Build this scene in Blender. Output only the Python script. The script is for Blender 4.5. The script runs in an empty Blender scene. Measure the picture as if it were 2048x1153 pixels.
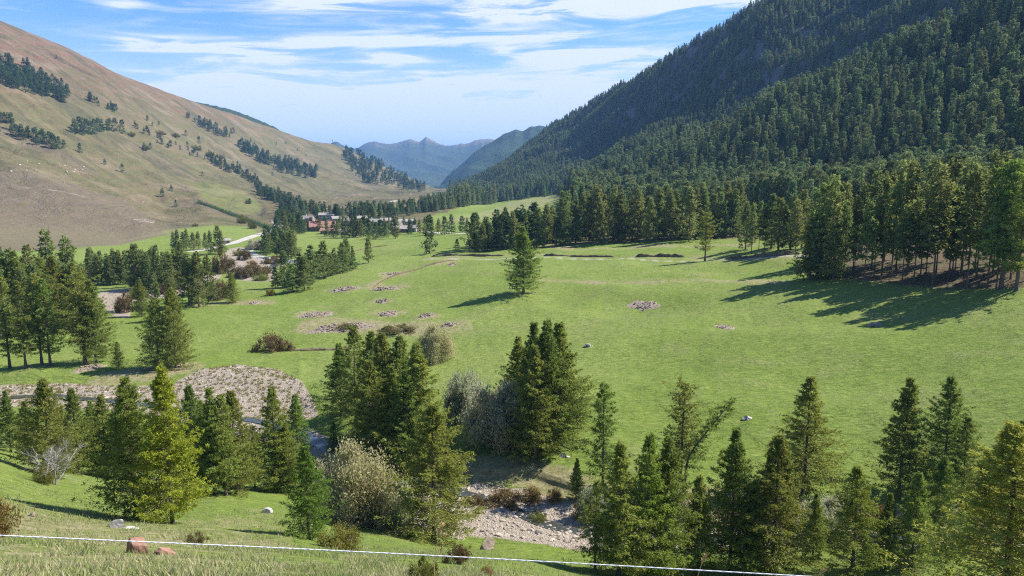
import bpy, math, random, colorsys
import numpy as np
from mathutils import Vector, Matrix
R = math.radians
random.seed(7); RNG = np.random.default_rng(7)
SC = bpy.context.scene
COL = SC.collection

# ---------------------------------------------------------------- camera
F_PX, CX, CY = 1479.0, 1024.0, 576.5          # photo geometry (2048 x 1153)
PITCH = math.atan((CY - 350.0) / F_PX)          # horizon lies 350 px below the top
cd = bpy.data.cameras.new("camera"); cam = bpy.data.objects.new("camera", cd); COL.objects.link(cam)
cam.location = (0, 0, 0); cam.rotation_euler = (math.pi/2 - PITCH, 0, 0)
cd.sensor_width = 36.0; cd.lens = 36.0 * F_PX / 2048.0; cd.clip_start = 0.1; cd.clip_end = 60000
SC.camera = cam
SC.view_settings.view_transform = 'Standard'; SC.view_settings.look = 'None'
SC.view_settings.gamma = 1.0; SC.view_settings.exposure = 1.05
SC.render.film_transparent = False
SC.cycles.max_bounces = 6; SC.cycles.diffuse_bounces = 3; SC.cycles.transmission_bounces = 3
SC.cycles.transparent_max_bounces = 8; SC.cycles.volume_bounces = 1
SC.cycles.use_denoising = False; SC.cycles.filter_width = 1.15
HAZE_D, HAZE_COL = 6.3e-5, (.27, .51, 1.0, 1.0)

# ---------------------------------------------------------------- sun
SUN_AZ, SUN_EL = R(74), R(46)
sd = bpy.data.lights.new("sun", 'SUN'); sd.energy = 4.9; sd.angle = R(0.5); sd.color = (1.0, 0.955, 0.87)
sun = bpy.data.objects.new("sun", sd); COL.objects.link(sun)
tosun = Vector((math.sin(SUN_AZ)*math.cos(SUN_EL), math.cos(SUN_AZ)*math.cos(SUN_EL), math.sin(SUN_EL)))
sun.rotation_euler = tosun.to_track_quat('Z', 'Y').to_euler(); sun.location = tosun * 500

# ---------------------------------------------------------------- world: sky and cirrus
W = bpy.data.worlds.new("World"); SC.world = W; W.use_nodes = True
nt = W.node_tree; nt.nodes.clear()
class N:
    """tiny node helper"""
    def __init__(s, nt): s.nt = nt
    def new(s, t, **k):
        n = s.nt.nodes.new(t)
        for a, b in k.items(): setattr(n, a, b)
        return n
    def put(s, sock, v):
        if isinstance(v, bpy.types.NodeSocket): s.nt.links.new(v, sock)
        elif v is not None: sock.default_value = v
    def m(s, op, a, b=None, c=None, clamp=False):
        n = s.new('ShaderNodeMath', operation=op, use_clamp=clamp)
        s.put(n.inputs[0], a)
        if b is not None: s.put(n.inputs[1], b)
        if c is not None: s.put(n.inputs[2], c)
        return n.outputs[0]
    def xyz(s, x, y, z):
        n = s.new('ShaderNodeCombineXYZ'); s.put(n.inputs[0], x); s.put(n.inputs[1], y); s.put(n.inputs[2], z); return n.outputs[0]
    def noise(s, vec, scale, detail=4, rough=.55, dist=0, dim='3D'):
        n = s.new('ShaderNodeTexNoise', noise_dimensions=dim)
        if vec is not None: s.put(n.inputs['Vector'], vec)
        n.inputs['Scale'].default_value = scale; n.inputs['Detail'].default_value = detail
        n.inputs['Roughness'].default_value = rough; n.inputs['Distortion'].default_value = dist
        return n.outputs[0]
    def ramp(s, v, a, b, lo=0.0, hi=1.0):
        n = s.new('ShaderNodeMapRange', interpolation_type='SMOOTHSTEP')
        s.put(n.inputs[0], v); n.inputs[1].default_value = a; n.inputs[2].default_value = b
        n.inputs[3].default_value = lo; n.inputs[4].default_value = hi; return n.outputs[0]
    def mix(s, f, a, b, mode='MIX'):
        n = s.new('ShaderNodeMix', data_type='RGBA', blend_type=mode)
        s.put(n.inputs[0], f)
        for sock, v in ((n.inputs[6], a), (n.inputs[7], b)):
            s.put(sock, (tuple(v) + (1,)) if isinstance(v, (tuple, list)) and len(v) == 3 else v)
        return n.outputs[2]
k = N(nt)
sky = k.new('ShaderNodeTexSky', sky_type='NISHITA', sun_disc=False)
sky.sun_elevation = SUN_EL; sky.sun_rotation = SUN_AZ; sky.altitude = 1700; sky.air_density = 1.15; sky.dust_density = 0.6; sky.ozone_density = 2.2
tc = k.new('ShaderNodeTexCoord'); sp = k.new('ShaderNodeSeparateXYZ'); nt.links.new(tc.outputs['Generated'], sp.inputs[0])
az = k.m('ARCTAN2', sp.outputs[0], sp.outputs[1]); el = k.m('ARCSINE', sp.outputs[2])
def gau(px, py, w, h, amp, tilt=0.0):
    a0 = math.atan((px-1024)/F_PX/1.03); e0 = math.atan((350-py)/F_PX*math.cos(a0)); a1, e1 = w/F_PX, h/F_PX
    dx = k.m('SUBTRACT', az, a0); dy = k.m('SUBTRACT', k.m('SUBTRACT', el, e0), k.m('MULTIPLY', dx, tilt))
    q = k.m('ADD', k.m('POWER', k.m('ABSOLUTE', k.m('DIVIDE', dx, a1)), 2.0), k.m('POWER', k.m('ABSOLUTE', k.m('DIVIDE', dy, e1)), 2.0))
    return k.m('MULTIPLY', k.m('EXPONENT', k.m('MULTIPLY', q, -1.0)), amp)
tot = None
for g in [(430,112,120,15,1.0,-.02),(700,98,230,8,.75,.04),(810,133,75,13,.85,-.05),(1010,112,22,9,.5,0),
          (1190,125,130,22,.8,-.03),(1000,85,240,16,.35,0),(650,22,110,26,.55,.1),(850,5,150,12,.6,.03),(1250,25,300,22,.95,.03),(1450,10,150,20,.6,0),
          (600,160,160,9,.5,.04),(560,206,220,8,.7,-.03),(900,190,300,20,.8,-.02),(900,252,540,46,1.3,0),(1100,215,250,40,.85,0),(1000,50,90,10,.4,0),(1060,300,700,40,.8,0),
          (260,28,34,8,.35,.1),(268,100,26,10,.3,0)]:
    q = gau(*g); tot = q if tot is None else k.m('ADD', tot, q)
cv = k.xyz(k.m('MULTIPLY', az, 2.6), k.m('MULTIPLY', k.m('SUBTRACT', el, k.m('MULTIPLY', az, .03)), 24.0), 0.0)
n1 = k.noise(cv, 2.3, 7, .62, .7); n2 = k.noise(k.xyz(k.m('MULTIPLY', az, 12.), k.m('MULTIPLY', el, 70.), 3.0), 1.6, 5, .6, .4)
dens = k.m('MULTIPLY', tot, k.m('ADD', k.ramp(n1, .38, .60, .25, 2.4), k.ramp(n2, .3, .75, -.15, .2)))
veil = k.m('MULTIPLY', k.ramp(n1, .45, .72), k.ramp(el, .0, .5, .5, .2))
dens = k.m('ADD', k.m('ADD', dens, veil), k.ramp(el, .0, .20, .95, 0.0)); dens = k.m('MULTIPLY', dens, k.ramp(el, -.02, .02)); dens = k.m('MINIMUM', dens, .93)
bg1 = k.new('ShaderNodeBackground'); bg1.inputs[1].default_value = 0.077
tint = k.mix(1.0, sky.outputs[0], (0.56, .87, 1.25), 'MULTIPLY'); k.put(bg1.inputs[0], tint)
bg2 = k.new('ShaderNodeBackground'); bg2.inputs[0].default_value = (.91, .95, 1, 1); bg2.inputs[1].default_value = 0.53
ms = k.new('ShaderNodeMixShader'); k.put(ms.inputs[0], dens); nt.links.new(bg1.outputs[0], ms.inputs[1]); nt.links.new(bg2.outputs[0], ms.inputs[2])
out = k.new('ShaderNodeOutputWorld'); nt.links.new(ms.outputs[0], out.inputs[0])

# ---------------------------------------------------------------- helpers
def link(o, parent=None):
    COL.objects.link(o)
    if parent is not None: o.parent = parent
    return o
def mesh_np(name, V, Fs, smooth=False, mats=None, midx=None):
    """Fs: list of int arrays (n,3) or (n,4)"""
    me = bpy.data.meshes.new(name); V = np.asarray(V, np.float32); me.vertices.add(len(V)); me.vertices.foreach_set('co', V.ravel())
    Fs = [np.asarray(f, np.int32) for f in Fs if len(f)]
    loops = np.concatenate([f.ravel() for f in Fs]); tot = np.concatenate([np.full(len(f), f.shape[1], np.int32) for f in Fs])
    start = np.concatenate([[0], np.cumsum(tot)[:-1]]).astype(np.int32)
    me.loops.add(len(loops)); me.loops.foreach_set('vertex_index', loops)
    me.polygons.add(len(tot)); me.polygons.foreach_set('loop_start', start); me.polygons.foreach_set('loop_total', tot)
    for m in (mats or []): me.materials.append(m)
    if midx is not None: me.polygons.foreach_set('material_index', np.asarray(midx, np.int32))
    me.update(calc_edges=True); me.validate(verbose=False)
    me.polygons.foreach_set('use_smooth', np.full(len(me.polygons), bool(smooth)))
    return me
def obj(name, me, parent=None, loc=None):
    o = bpy.data.objects.new(name, me); link(o, parent)
    if loc is not None: o.location = loc
    return o
def tag(o, label=None, cat=None, group=None, kind=None):
    if label: o['label'] = label
    if cat: o['category'] = cat
    if group: o['group'] = group
    if kind: o['kind'] = kind
    return o
def empty(name, loc, rz=0, sc=1.0):
    o = bpy.data.objects.new(name, None); link(o); o.location = loc; o.rotation_euler = (0, 0, rz); o.scale = (sc,)*3 if not isinstance(sc, tuple) else sc
    o.empty_display_size = .5
    return o
class MB:
    """mesh bag"""
    def __init__(s): s.V = []; s.T = []; s.Q = []; s.n = 0
    def add(s, V, F):
        V = np.asarray(V, float).reshape(-1, 3); F = np.asarray(F, int)
        s.V.append(V); (s.T if F.shape[1] == 3 else s.Q).append(F + s.n); s.n += len(V); return s
    def box(s, cx, cy, cz, sx, sy, sz, rz=0, taper=1.0):
        v = np.array([[a*sx/2*(taper if c > 0 else 1), b*sy/2*(taper if c > 0 else 1), c*sz/2] for a in (-1,1) for b in (-1,1) for c in (-1,1)])
        c_, s_ = math.cos(rz), math.sin(rz); v = v @ np.array([[c_, s_, 0], [-s_, c_, 0], [0, 0, 1]]) + (cx, cy, cz)
        return s.add(v, [[0,1,3,2],[4,6,7,5],[0,4,5,1],[2,3,7,6],[0,2,6,4],[1,5,7,3]])
    def tube(s, P, rad, n=6, cap=True):
        P = np.asarray(P, float); rad = np.broadcast_to(np.asarray(rad, float), (len(P),))
        d = np.gradient(P, axis=0); d /= np.linalg.norm(d, axis=1)[:, None] + 1e-9
        ref = np.where(np.abs(d[:, 2:3]) > .9, np.array([[1., 0, 0]]), np.array([[0, 0, 1.]]))
        a = np.cross(d, ref); a /= np.linalg.norm(a, axis=1)[:, None] + 1e-9; b = np.cross(d, a)
        th = np.arange(n)/n*2*math.pi
        V = P[:, None] + rad[:, None, None]*(a[:, None]*np.cos(th)[None, :, None] + b[:, None]*np.sin(th)[None, :, None])
        m = len(P); i = np.arange(m-1)[:, None]*n; j = np.arange(n)[None]; j2 = (j+1) % n
        F = np.stack([i+j, i+j2, i+n+j2, i+n+j], -1).reshape(-1, 4)
        s.add(V.reshape(-1, 3), F)
        if cap:
            base = s.n; s.add(np.vstack([V[-1], P[-1]]), [[q, (q+1) % n, n] for q in range(n)])
            s.add(np.vstack([V[0], P[0]]), [[(q+1) % n, q, n] for q in range(n)])
        return s
    def mesh(s, name, mat, smooth=False):
        Fs = []
        if s.T: Fs.append(np.concatenate(s.T))
        if s.Q: Fs.append(np.concatenate(s.Q))
        return mesh_np(name, np.concatenate(s.V), Fs, smooth, [mat] if mat else None)
    def build(s, name, mat, parent=None, smooth=False, loc=None): return obj(name, s.mesh(name, mat, smooth), parent, loc)
# vectorised value noise
def _h(i, j, s):
    n = (i.astype(np.int64)*374761393 + j.astype(np.int64)*668265263 + s*1442695041) & 0xffffffff
    n = ((n ^ (n >> 13))*1274126177) & 0xffffffff
    return ((n ^ (n >> 16)) & 0xffff)/65535.0*2 - 1
def vnoise(x, y, s=0):
    x0 = np.floor(x); y0 = np.floor(y); fx = x-x0; fy = y-y0; fx = fx*fx*fx*(fx*(fx*6-15)+10); fy = fy*fy*fy*(fy*(fy*6-15)+10)
    a = _h(x0, y0, s); b = _h(x0+1, y0, s); c = _h(x0, y0+1, s); d = _h(x0+1, y0+1, s)
    return (a*(1-fx)+b*fx)*(1-fy) + (c*(1-fx)+d*fx)*fy
def fbm(x, y, oct=4, s=0, g=.5):
    t = 0; a = 1; n = 0
    for o in range(oct): t = t + a*vnoise(x, y, s+o*17); n += a; a *= g; x = x*2.03+5.1; y = y*2.03-3.7
    return t/n
def ridged(x, y, oct=3, s=0):
    t = 0; a = 1; n = 0
    for o in range(oct): t = t + a*(1-2*np.abs(vnoise(x, y, s+o*13))); n += a; a *= .5; x = x*2.1+1.3; y = y*2.1+4.4
    return t/n
# pixel geometry
SP_, CP_ = math.sin(PITCH), math.cos(PITCH)
def pix_dir(x, y):
    u = (np.asarray(x, float)-CX)/F_PX; v = (CY-np.asarray(y, float))/F_PX
    dx = u; dy = CP_ + v*SP_; dz = -SP_ + v*CP_; h = np.hypot(dx, dy)
    return np.arctan2(dx, dy), dz/h                 # azimuth, slope
def to_pix(X, Y, Z):
    X, Y, Z = (np.asarray(q, float) for q in (X, Y, Z)); f = Y*CP_ - Z*SP_; up = Y*SP_ + Z*CP_
    f = np.where(f < .01, .01, f)
    return CX + F_PX*X/f, CY - F_PX*up/f
def inpoly(px, py, poly):
    P = np.asarray(poly, float); ins = np.zeros(np.shape(px), bool); j = len(P)-1
    for i in range(len(P)):
        c = ((P[i,1] > py) != (P[j,1] > py)) & (px < (P[j,0]-P[i,0])*(py-P[i,1])/(P[j,1]-P[i,1]+1e-9)+P[i,0]); ins ^= c; j = i
    return ins
# ---------------------------------------------------------------- terrain: feature lines (photo x, y, +distance or -height) from near to far
def C_(r, z): return [(-400, None, r, z), (2450, None, r, z)]
LINES = [
 C_(0.4, -1.60), C_(2.6, -1.66),
 [(-400,1220,9),(0,1220,9),(600,1215,9),(1000,1215,9),(1300,1330,9),(2048,1450,9),(2450,1450,9)],
 [(-400,1175,18),(0,1175,18),(600,1175,18),(1000,1172,20),(1300,1260,20),(2048,1330,20),(2450,1330,20)],
 [(-400,1085,38),(0,1085,38),(400,1095,38),(700,1115,38),(1000,1128,42),(1200,1175,45),(1400,1230,45),(2048,1260,45),(2450,1260,45)],
 [(-400,900,90),(0,925,90),(100,962,85),(220,985,83),(345,993,82),(430,992,82),(560,1010,80),(625,1055,68),(700,1082,64),(850,1100,62),(1000,1108,66),(1150,1140,68),(1400,1190,66),(2048,1200,66),(2450,1200,66)],
 [(-400,840,-41),(0,862,-41),(200,920,-41),(400,950,-41),(640,990,-41),(900,1075,-41),(1000,1085,-41),(1150,1115,-41),(1400,1150,-41),(1800,1160,-41),(2048,1160,-41),(2450,1160,-41)],
 [(-400,770,-42.4),(0,800,-42.4),(200,815,-42.4),(400,845,-42.4),(560,850,-42.4),(640,880,-42.4),(800,960,-42.4),(930,1000,-42.4),(1040,1010,-42.4),(1100,1030,-42.4),(1200,1065,-42.4),(1400,1090,-42.4),(1800,1090,-42.4),(2048,1090,-42.4),(2450,1090,-42.4)],
 [(-400,745,-42.2),(0,768,-42.2),(200,770,-42.2),(400,775,-42.2),(560,800,-42.2),(640,850,-42.2),(800,930,-42.2),(940,962,-42.2),(1060,960,-42.2),(1200,1010,-42.2),(1400,1030,-42.2),(2048,1040,-42.2),(2450,1040,-42.2)],
 [(-400,735,-41),(0,745,-41),(200,745,-41.2),(400,738,-41.3),(600,760,-41.2),(650,800,-41),(780,890,-41),(930,935,-41),(1060,930,-41),(1200,985,-41),(1400,1005,-41),(1700,1015,-41),(2048,1015,-41),(2450,1000,-41)],
 [(-400,640,-44),(0,650,-44),(300,645,-43.5),(500,650,-43),(700,670,-41.3),(1045,690,-38.5),(1400,690,-36),(1700,690,-33),(2048,700,-30),(2450,700,-28)],
 [(-400,560,-46),(0,570,-46),(220,598,-46),(400,600,-45.5),(560,585,-45),(700,560,-41.5),(1045,562,-36),(1400,545,-32),(1700,565,-28.5),(2048,590,-25),(2450,600,-23)],
 [(-400,505,-47),(0,508,-47),(200,508,-47),(400,510,-47.5),(560,508,-47),(700,500,-44),(860,503,-38.5),(1050,500,-35),(1400,482,-30.5),(1600,498,-26),(1800,508,250),(2048,525,215),(2450,530,215)],
 [(-400,468,640),(0,470,640),(250,480,640),(480,472,-47.5),(640,462,-47.5),(800,458,-47),(940,452,-42),(1130,438,-34),(1400,445,480),(1600,455,400),(1800,460,330),(2048,465,290),(2450,465,290)],
 [(-400,400,800),(0,405,800),(150,420,780),(270,450,740),(340,455,760),(420,440,820),(520,448,820),(620,444,800),(750,432,850),(880,436,800),(1000,420,850),(1100,400,880),(1135,393,880),(1180,395,850),(1400,395,650),(1600,390,560),(2048,390,420),(2450,390,400)],
 [(-400,345,1000),(0,365,950),(130,390,900),(250,418,880),(330,440,900),(400,410,1050),(520,435,1000),(650,430,1050),(760,410,1250),(860,402,1500),(900,402,1500),(1000,403,1400),(1135,386,1200),(1270,345,950),(1420,330,750),(1600,310,650),(2048,260,520),(2450,200,500)],
 [(-400,200,1350),(0,240,1250),(130,300,1200),(250,350,1180),(400,385,1250),(520,410,1200),(650,412,1400),(760,400,1700),(860,395,1900),(900,392,1900),(1000,380,1700),(1150,350,1450),(1250,325,1200),(1330,300,1000),(1420,288,950),(1560,232,900),(1700,197,850),(1880,110,800),(2048,20,760),(2450,-200,760)],
 [(-400,100,1600),(0,150,1500),(200,240,1500),(400,330,1600),(560,380,1650),(640,403,1750),(760,392,2000),(860,390,2200),(900,389,2200),(1000,368,1800),(1150,338,1600),(1250,322,1450),(1330,315,1250),(1420,318,1150),(1560,285,1080),(1700,260,1030),(1880,180,980),(2048,90,920),(2450,-130,900)],
 [(-400,30,1900),(0,90,1800),(200,170,1850),(400,270,2000),(560,340,2100),(700,365,2200),(800,378,2400),(870,387,2500),(900,387,2500),(1000,345,2000),(1150,300,1850),(1250,265,1700),(1330,225,1550),(1420,190,1430),(1560,130,1320),(1700,65,1250),(1880,5,1190),(2048,-50,1130),(2450,-150,1100)],
 [(-400,-120,2100),(0,44,2100),(130,94,2150),(230,147,2200),(300,174,2250),(400,208,2400),(470,230,2500),(560,262,2600),(620,282,2700),(665,289,2750),(690,299,2800),(730,317,2850),(780,340,2900),(820,357,2900),(870,387,2950),(890,391,2950),(930,380,2600),(1000,343,2400),(1050,304,2300),(1100,260,2250),(1170,224,2100),(1230,188,2000),(1330,140,1850),(1400,126,1750),(1450,108,1700),(1550,56,1720),(1700,-88,1700),(1850,-130,1680),(2048,-180,1650),(2450,-220,1600)],
]
ROWS = [3,10,10,18,22,16,26,12,10,50,44,34,28,34,34,36,34,44,44]   # rows laid between consecutive lines
AZ = np.concatenate([np.radians(np.arange(-100, -50, 2.0)), np.radians(np.linspace(-50, -38, 25))[:-1], np.radians(np.linspace(-38, 38, 980)), np.radians(np.linspace(38, 62, 40))[1:], np.radians(np.arange(64, 101, 2.0))])
LR, LS = [], []
for L in LINES:
    if L[0][1] is None:
        LR.append(np.full(len(AZ), math.log(L[0][2]))); LS.append(np.full(len(AZ), L[0][3]/L[0][2])); continue
    a, s, r = [], [], []
    for x, y, v in L:
        aa, ss = pix_dir(x, y); rr = v if v > 0 else v/ss
        a.append(float(aa)); s.append(float(ss)); r.append(math.log(rr))
    sm = np.convolve
    ri = np.interp(AZ, a, r); si = np.interp(AZ, a, s)
    LR.append(ri); LS.append(si)
for i in range(len(LR)):                                    # round the kinks of each feature line
    kk = np.exp(-np.linspace(-2, 2, 25)**2); kk /= kk.sum()
    if i > 1: 
        p = np.pad(LR[i], 12, 'edge'); LR[i] = np.convolve(p, kk, 'valid')
        k2 = np.exp(-np.linspace(-2, 2, 13)**2); k2 /= k2.sum(); p = np.pad(LS[i], 6, 'edge'); LS[i] = np.convolve(p, k2, 'valid')
LR = np.array(LR); LS = np.array(LS)
for i in range(1, len(LR)): LR[i] = np.maximum(LR[i], LR[i-1] + .02)
def pchip(Y, t):                                            # monotone interpolation over the line index
    n = len(Y); d = np.diff(Y, axis=0); m = np.zeros_like(Y)
    pr = d[:-1]*d[1:]; m[1:-1] = np.where(pr > 0, 2*pr/(d[:-1]+d[1:]+1e-12), 0); m[0] = d[0]; m[-1] = d[-1]
    i = min(int(t), n-2); f = t-i
    return Y[i]*(1+2*f)*(1-f)**2 + m[i]*f*(1-f)**2 + Y[i+1]*f*f*(3-2*f) + m[i+1]*f*f*(f-1)
TT = [i + j/ROWS[i] for i in range(len(ROWS)) for j in range(ROWS[i])] + [float(len(ROWS))-1e-6]
ZL = LS*np.exp(LR)                                          # heights at the lines
def row(t):
    r = np.exp(pchip(LR, t))
    s = pchip(LS, t); z = s*r
    i = min(int(t), len(LR)-2)
    if 4 <= i <= 12: z = pchip(ZL, t)                       # valley floor: interpolate heights, not slopes
    return r, z
GR, GZ = [], []
for t in TT:
    r, z = row(t); GR.append(r); GZ.append(z)
r9, z9 = GR[-1].copy(), GZ[-1].copy()
for q, dz in ((1.04, .93), (1.1, .75), (1.2, .45), (1.4, .1)): GR.append(r9*q); GZ.append(np.where(z9 > 0, z9*dz, z9 - (q-1)*60))
for rr in (6000, 9000, 14000, 20000): GR.append(np.full(len(AZ), float(rr))); GZ.append(np.full(len(AZ), -110.0 - rr*.002))
GR = np.array(GR); GZ = np.array(GZ); TTF = np.array(TT + [len(ROWS)+.1*q for q in range(1, 9)])
GX = GR*np.sin(AZ); GY = GR*np.cos(AZ); PXB, PYB = to_pix(GX, GY, GZ)
def sst(a, b, x): t = np.clip((x-a)/(b-a), 0, 1); return t*t*(3-2*t)
right = sst(-.092, -.03, AZ[None, :] + 0*GR); T2 = TTF[:, None] + 0*GR
# world space relief: gentle tussocks on the floor, folds on the left mountain, steep spurs on the right one
near = sst(2, 3.5, T2)
GZ0 = GZ.copy()
GZ = GZ + near*(1-sst(12, 13, T2))*(fbm(GX/14, GY/14, 4, 3)*.55 + fbm(GX/38, GY/38, 3, 4)*1.7*sst(9, 10, T2) + fbm(GX/4.2, GY/1.9, 3, 9)*.20*(1-sst(160, 330, GR))*(T2 > 8.7) + fbm(GX/2.6, GY/2.0, 3, 10)*.13*(T2 <= 8.7)) * np.where((T2 > 9) & (T2 < 12), 1.0, .8)
def bumpat(px, py, rad, amp, el=1.6):
    k_ = np.argmin((PXB-px)**2+(PYB-py)**2+(GR > 2000)*1e9); i_, j_ = divmod(int(k_), GR.shape[1]); cx_, cy_ = GX[i_, j_], GY[i_, j_]
    return amp*np.exp(-(((GX-cx_)/(rad*el))**2+((GY-cy_)/rad)**2))
for q_ in [(1290,612,9,-2.0),(1460,652,7,-1.5),(1380,650,9,1.0),(1240,592,8,1.0),(1560,812,6,.8,3),(1800,735,12,-1.4),(1650,680,14,1.2),(1930,790,9,.9,2.5),(1350,720,10,-.8,2.2),(850,650,9,.9),(700,640,9,.9,2),(1150,780,9,.8,2),(560,690,6,-.7,3),(480,650,8,.8,2),
           (1300,560,9,1.0,3),(1500,560,8,.9,3),(1100,600,10,-.8,2),(1700,630,10,-1.0,2)]: GZ = GZ + bumpat(*q_)*(T2 < 12.5)*(T2 > 8.8)
lm = (1-right)*sst(13.2, 15.5, T2)*(1-sst(19.2, 20.5, T2)*.0)
wx = GX + 60*fbm(GX/300, GY/300, 2, 41); wy = GY + 60*fbm(GX/300, GY/300, 2, 43)
fold = ridged((wy*.9 + wx*.42)/330, (wx*.9-wy*.42)/900, 3, 5)
tap = 1-.84*sst(18.5, 19, T2)*(T2 < 19.4)
GZ = GZ + lm*tap*(fold*15 + ridged(wx/110, wy/110, 3, 12)*4 + ridged((wy*.9+wx*.42)/75, (wx*.9-wy*.42)/420, 3, 14)*7 + fbm(wx/120, wy/120, 4, 11)*5.0 + fbm(GX/26, GY/26, 3, 15)*2.4)
rm = right*sst(15.2, 18, T2)*(.12+.88*sst(.03, .26, AZ[None, :]+0*GR))
spur = ridged((wy*.8 + wx*.6)/270 + .35, (wx*.8 - wy*.6)/900, 2, 77)
GZ = GZ + rm*tap*(spur*78 + ridged((wy*.8+wx*.6)/85, (wx*.8-wy*.6)/260, 3, 23)*24) + right*sst(13.5, 15.5, T2)*(fbm(GX/110, GY/110, 3, 31)*7 + ridged((GY*.55-GX*.83)/140, (GX*.55+GY*.83)/420, 2, 33)*11*sst(0, .2, AZ[None, :]+0*GR))
PX, PY = to_pix(GX, GY, GZ)
dA = np.gradient(AZ)
NR, NC = GR.shape
def az_col(az): 
    j = np.clip(np.searchsorted(AZ, az) - 1, 0, NC-2); f = np.clip((az-AZ[j])/(AZ[j+1]-AZ[j]), 0, 1); return j, f
def ground_z(x, y):
    x = float(x); y = float(y); j, f = az_col(math.atan2(x, y)); r = math.hypot(x, y)
    return float(np.interp(r, GR[:, j], GZ[:, j])*(1-f) + np.interp(r, GR[:, j+1], GZ[:, j+1])*f)
SLOPE = GZ/GR
def hit(px, py, rmin=0):
    """world point of the ground seen at a photo pixel"""
    a, s = pix_dir(px, py); a = float(a); s = float(s); j, f = az_col(a)
    rr = GR[:, j]*(1-f) + GR[:, j+1]*f; ss = SLOPE[:, j]*(1-f) + SLOPE[:, j+1]*f
    ok = np.where((ss[1:] >= s) & (ss[:-1] < s) & (rr[1:] > max(rmin, 3)))[0]
    if not len(ok): k0 = int(np.argmax(np.where(rr < 3000, ss, -9))); r = rr[k0]
    else:
        k0 = ok[0]; q = (s-ss[k0])/(ss[k0+1]-ss[k0]+1e-12); r = rr[k0] + q*(rr[k0+1]-rr[k0])
    x, y = r*math.sin(a), r*math.cos(a); return Vector((x, y, ground_z(x, y)))
# ---- ground cover masks (where the land itself changes): gravel, brown grass, scree, woodland floor
def M(*polys):
    m = np.zeros(GR.shape, bool)
    for p in polys: m |= inpoly(PXB, PYB, p)
    return m.astype(float)
def band(pts, w0, w1=None):
    """soft band along a polyline of photo points laid on the ground; width in metres"""
    P = [hit(a, b) for a, b in pts]; d = np.full(GR.shape, 1e9)
    for A, B in zip(P[:-1], P[1:]):
        ax, ay, bx, by = A.x, A.y, B.x, B.y; L2 = (bx-ax)**2+(by-ay)**2+1e-9
        t = np.clip(((GX-ax)*(bx-ax)+(GY-ay)*(by-ay))/L2, 0, 1); d = np.minimum(d, np.hypot(GX-ax-t*(bx-ax), GY-ay-t*(by-ay)))
    return 1 - sst(w0*.7, w0*1.15, d)
vis = (T2 > 3)
fl = (T2 > 5.5) & (T2 < 12.6)
gravel = M([(350,765),(400,738),(480,730),(560,740),(600,760),(625,800),(640,830),(600,840),(520,850),(440,850),(360,810)]) * (T2 < 11)
gravel = np.maximum(gravel, M([(-500,785),(-200,778),(0,770),(120,768),(260,772),(350,772),(420,792),(520,830),(600,845),(640,870),(700,900),(820,950),(930,985),(930,1080),(850,1060),(700,980),(600,900),(500,880),(380,862),(300,835),(220,822),(100,815),(-100,815),(-500,815)]))
gravel = np.maximum(gravel, M([(905,985),(935,965),(1060,975),(1110,1000),(1190,1025),(1300,1055),(1800,1068),(2500,1065),(2500,1090),(1800,1095),(1300,1098),(1180,1105),(1100,1090),(1000,1075),(930,1070)]))
gravel = np.maximum(gravel, M([(195,590),(225,580),(330,572),(440,550),(445,560),(350,592),(262,610),(258,640),(235,640),(205,615)])*fl)
gravel = np.maximum(gravel, M([(440,520),(455,500),(480,495),(520,512),(590,524),(545,540),(555,560),(520,566),(480,562),(465,545)])*fl)
scree = M([(-600,395),(0,372),(130,388),(250,418),(290,440),(330,470),(240,490),(120,500),(0,505),(-600,505)])*(T2 > 11.8)
brown = (1-right)*sst(12.6, 14.0, T2)*(1 - M([(850,440),(860,458),(940,470),(1000,474),(1125,470),(1150,430),(1142,392),(1132,384),(1060,396),(960,412),(890,428)])*.8)
greenL = M([(370,380),(420,384),(500,404),(530,428),(520,444),(450,428),(400,405)], [(230,488),(330,465),(420,452),(530,455),(540,470),(400,500),(200,508)])*(T2 > 12)
woodf = right*sst(12.35, 12.7, T2); woodf *= 1 - M([(850,446),(860,458),(940,470),(1000,474),(1125,470),(1150,430),(1142,392),(1132,384),(1060,396),(960,412),(890,425),(840,440)])
woodf = np.maximum(woodf, M([(1610,545),(1650,560),(1800,572),(2000,585),(2500,600),(2500,500),(1700,480),(1610,500)])*(T2 < 13.2)*(T2 > 10.6))
woodf = np.maximum(woodf, .8*M([(945,500),(1050,492),(1200,486),(1480,476),(1600,478),(1600,440),(945,470)])*(T2 > 11.6))
dry = M([(-600,1400),(-600,1010),(0,985),(120,1010),(250,1040),(430,1035),(520,1010),(560,1030),(600,1110),(700,1110),(900,1130),(1150,1150),(1150,1400)])*.45*(T2 < 6)
dry = np.maximum(dry, .8*M([(930,1000),(960,985),(1080,985),(1110,1005),(1080,1030),(980,1030)])*fl)
dry = np.maximum(dry, .7*M([(560,620),(600,610),(700,600),(950,600),(950,640),(900,690),(620,680)])*0)
for pts, w in [([(850,520),(1000,512),(1200,518),(1380,516),(1480,520),(1600,512)], 4), ([(1085,560),(1200,566),(1400,560),(1560,566)], 3.5), ([(395,612),(440,606),(500,602),(540,608)], 3.5),
               ([(640,640),(700,655),(790,660),(900,655)], 7), ([(740,575),(800,545),(870,530),(930,515)], 2.5), ([(930,940),(1040,935),(1100,960),(1200,995)], 3.5), ([(1180,1010),(1300,1020),(1500,1030),(1800,1040),(2100,1035)], 4.5), ([(230,755),(300,745),(360,735)], 6),
               ([(1060,480),(1150,500),(1300,490),(1500,492)], 6)]:
    dry = np.maximum(dry, .75*band(pts, w))
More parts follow.
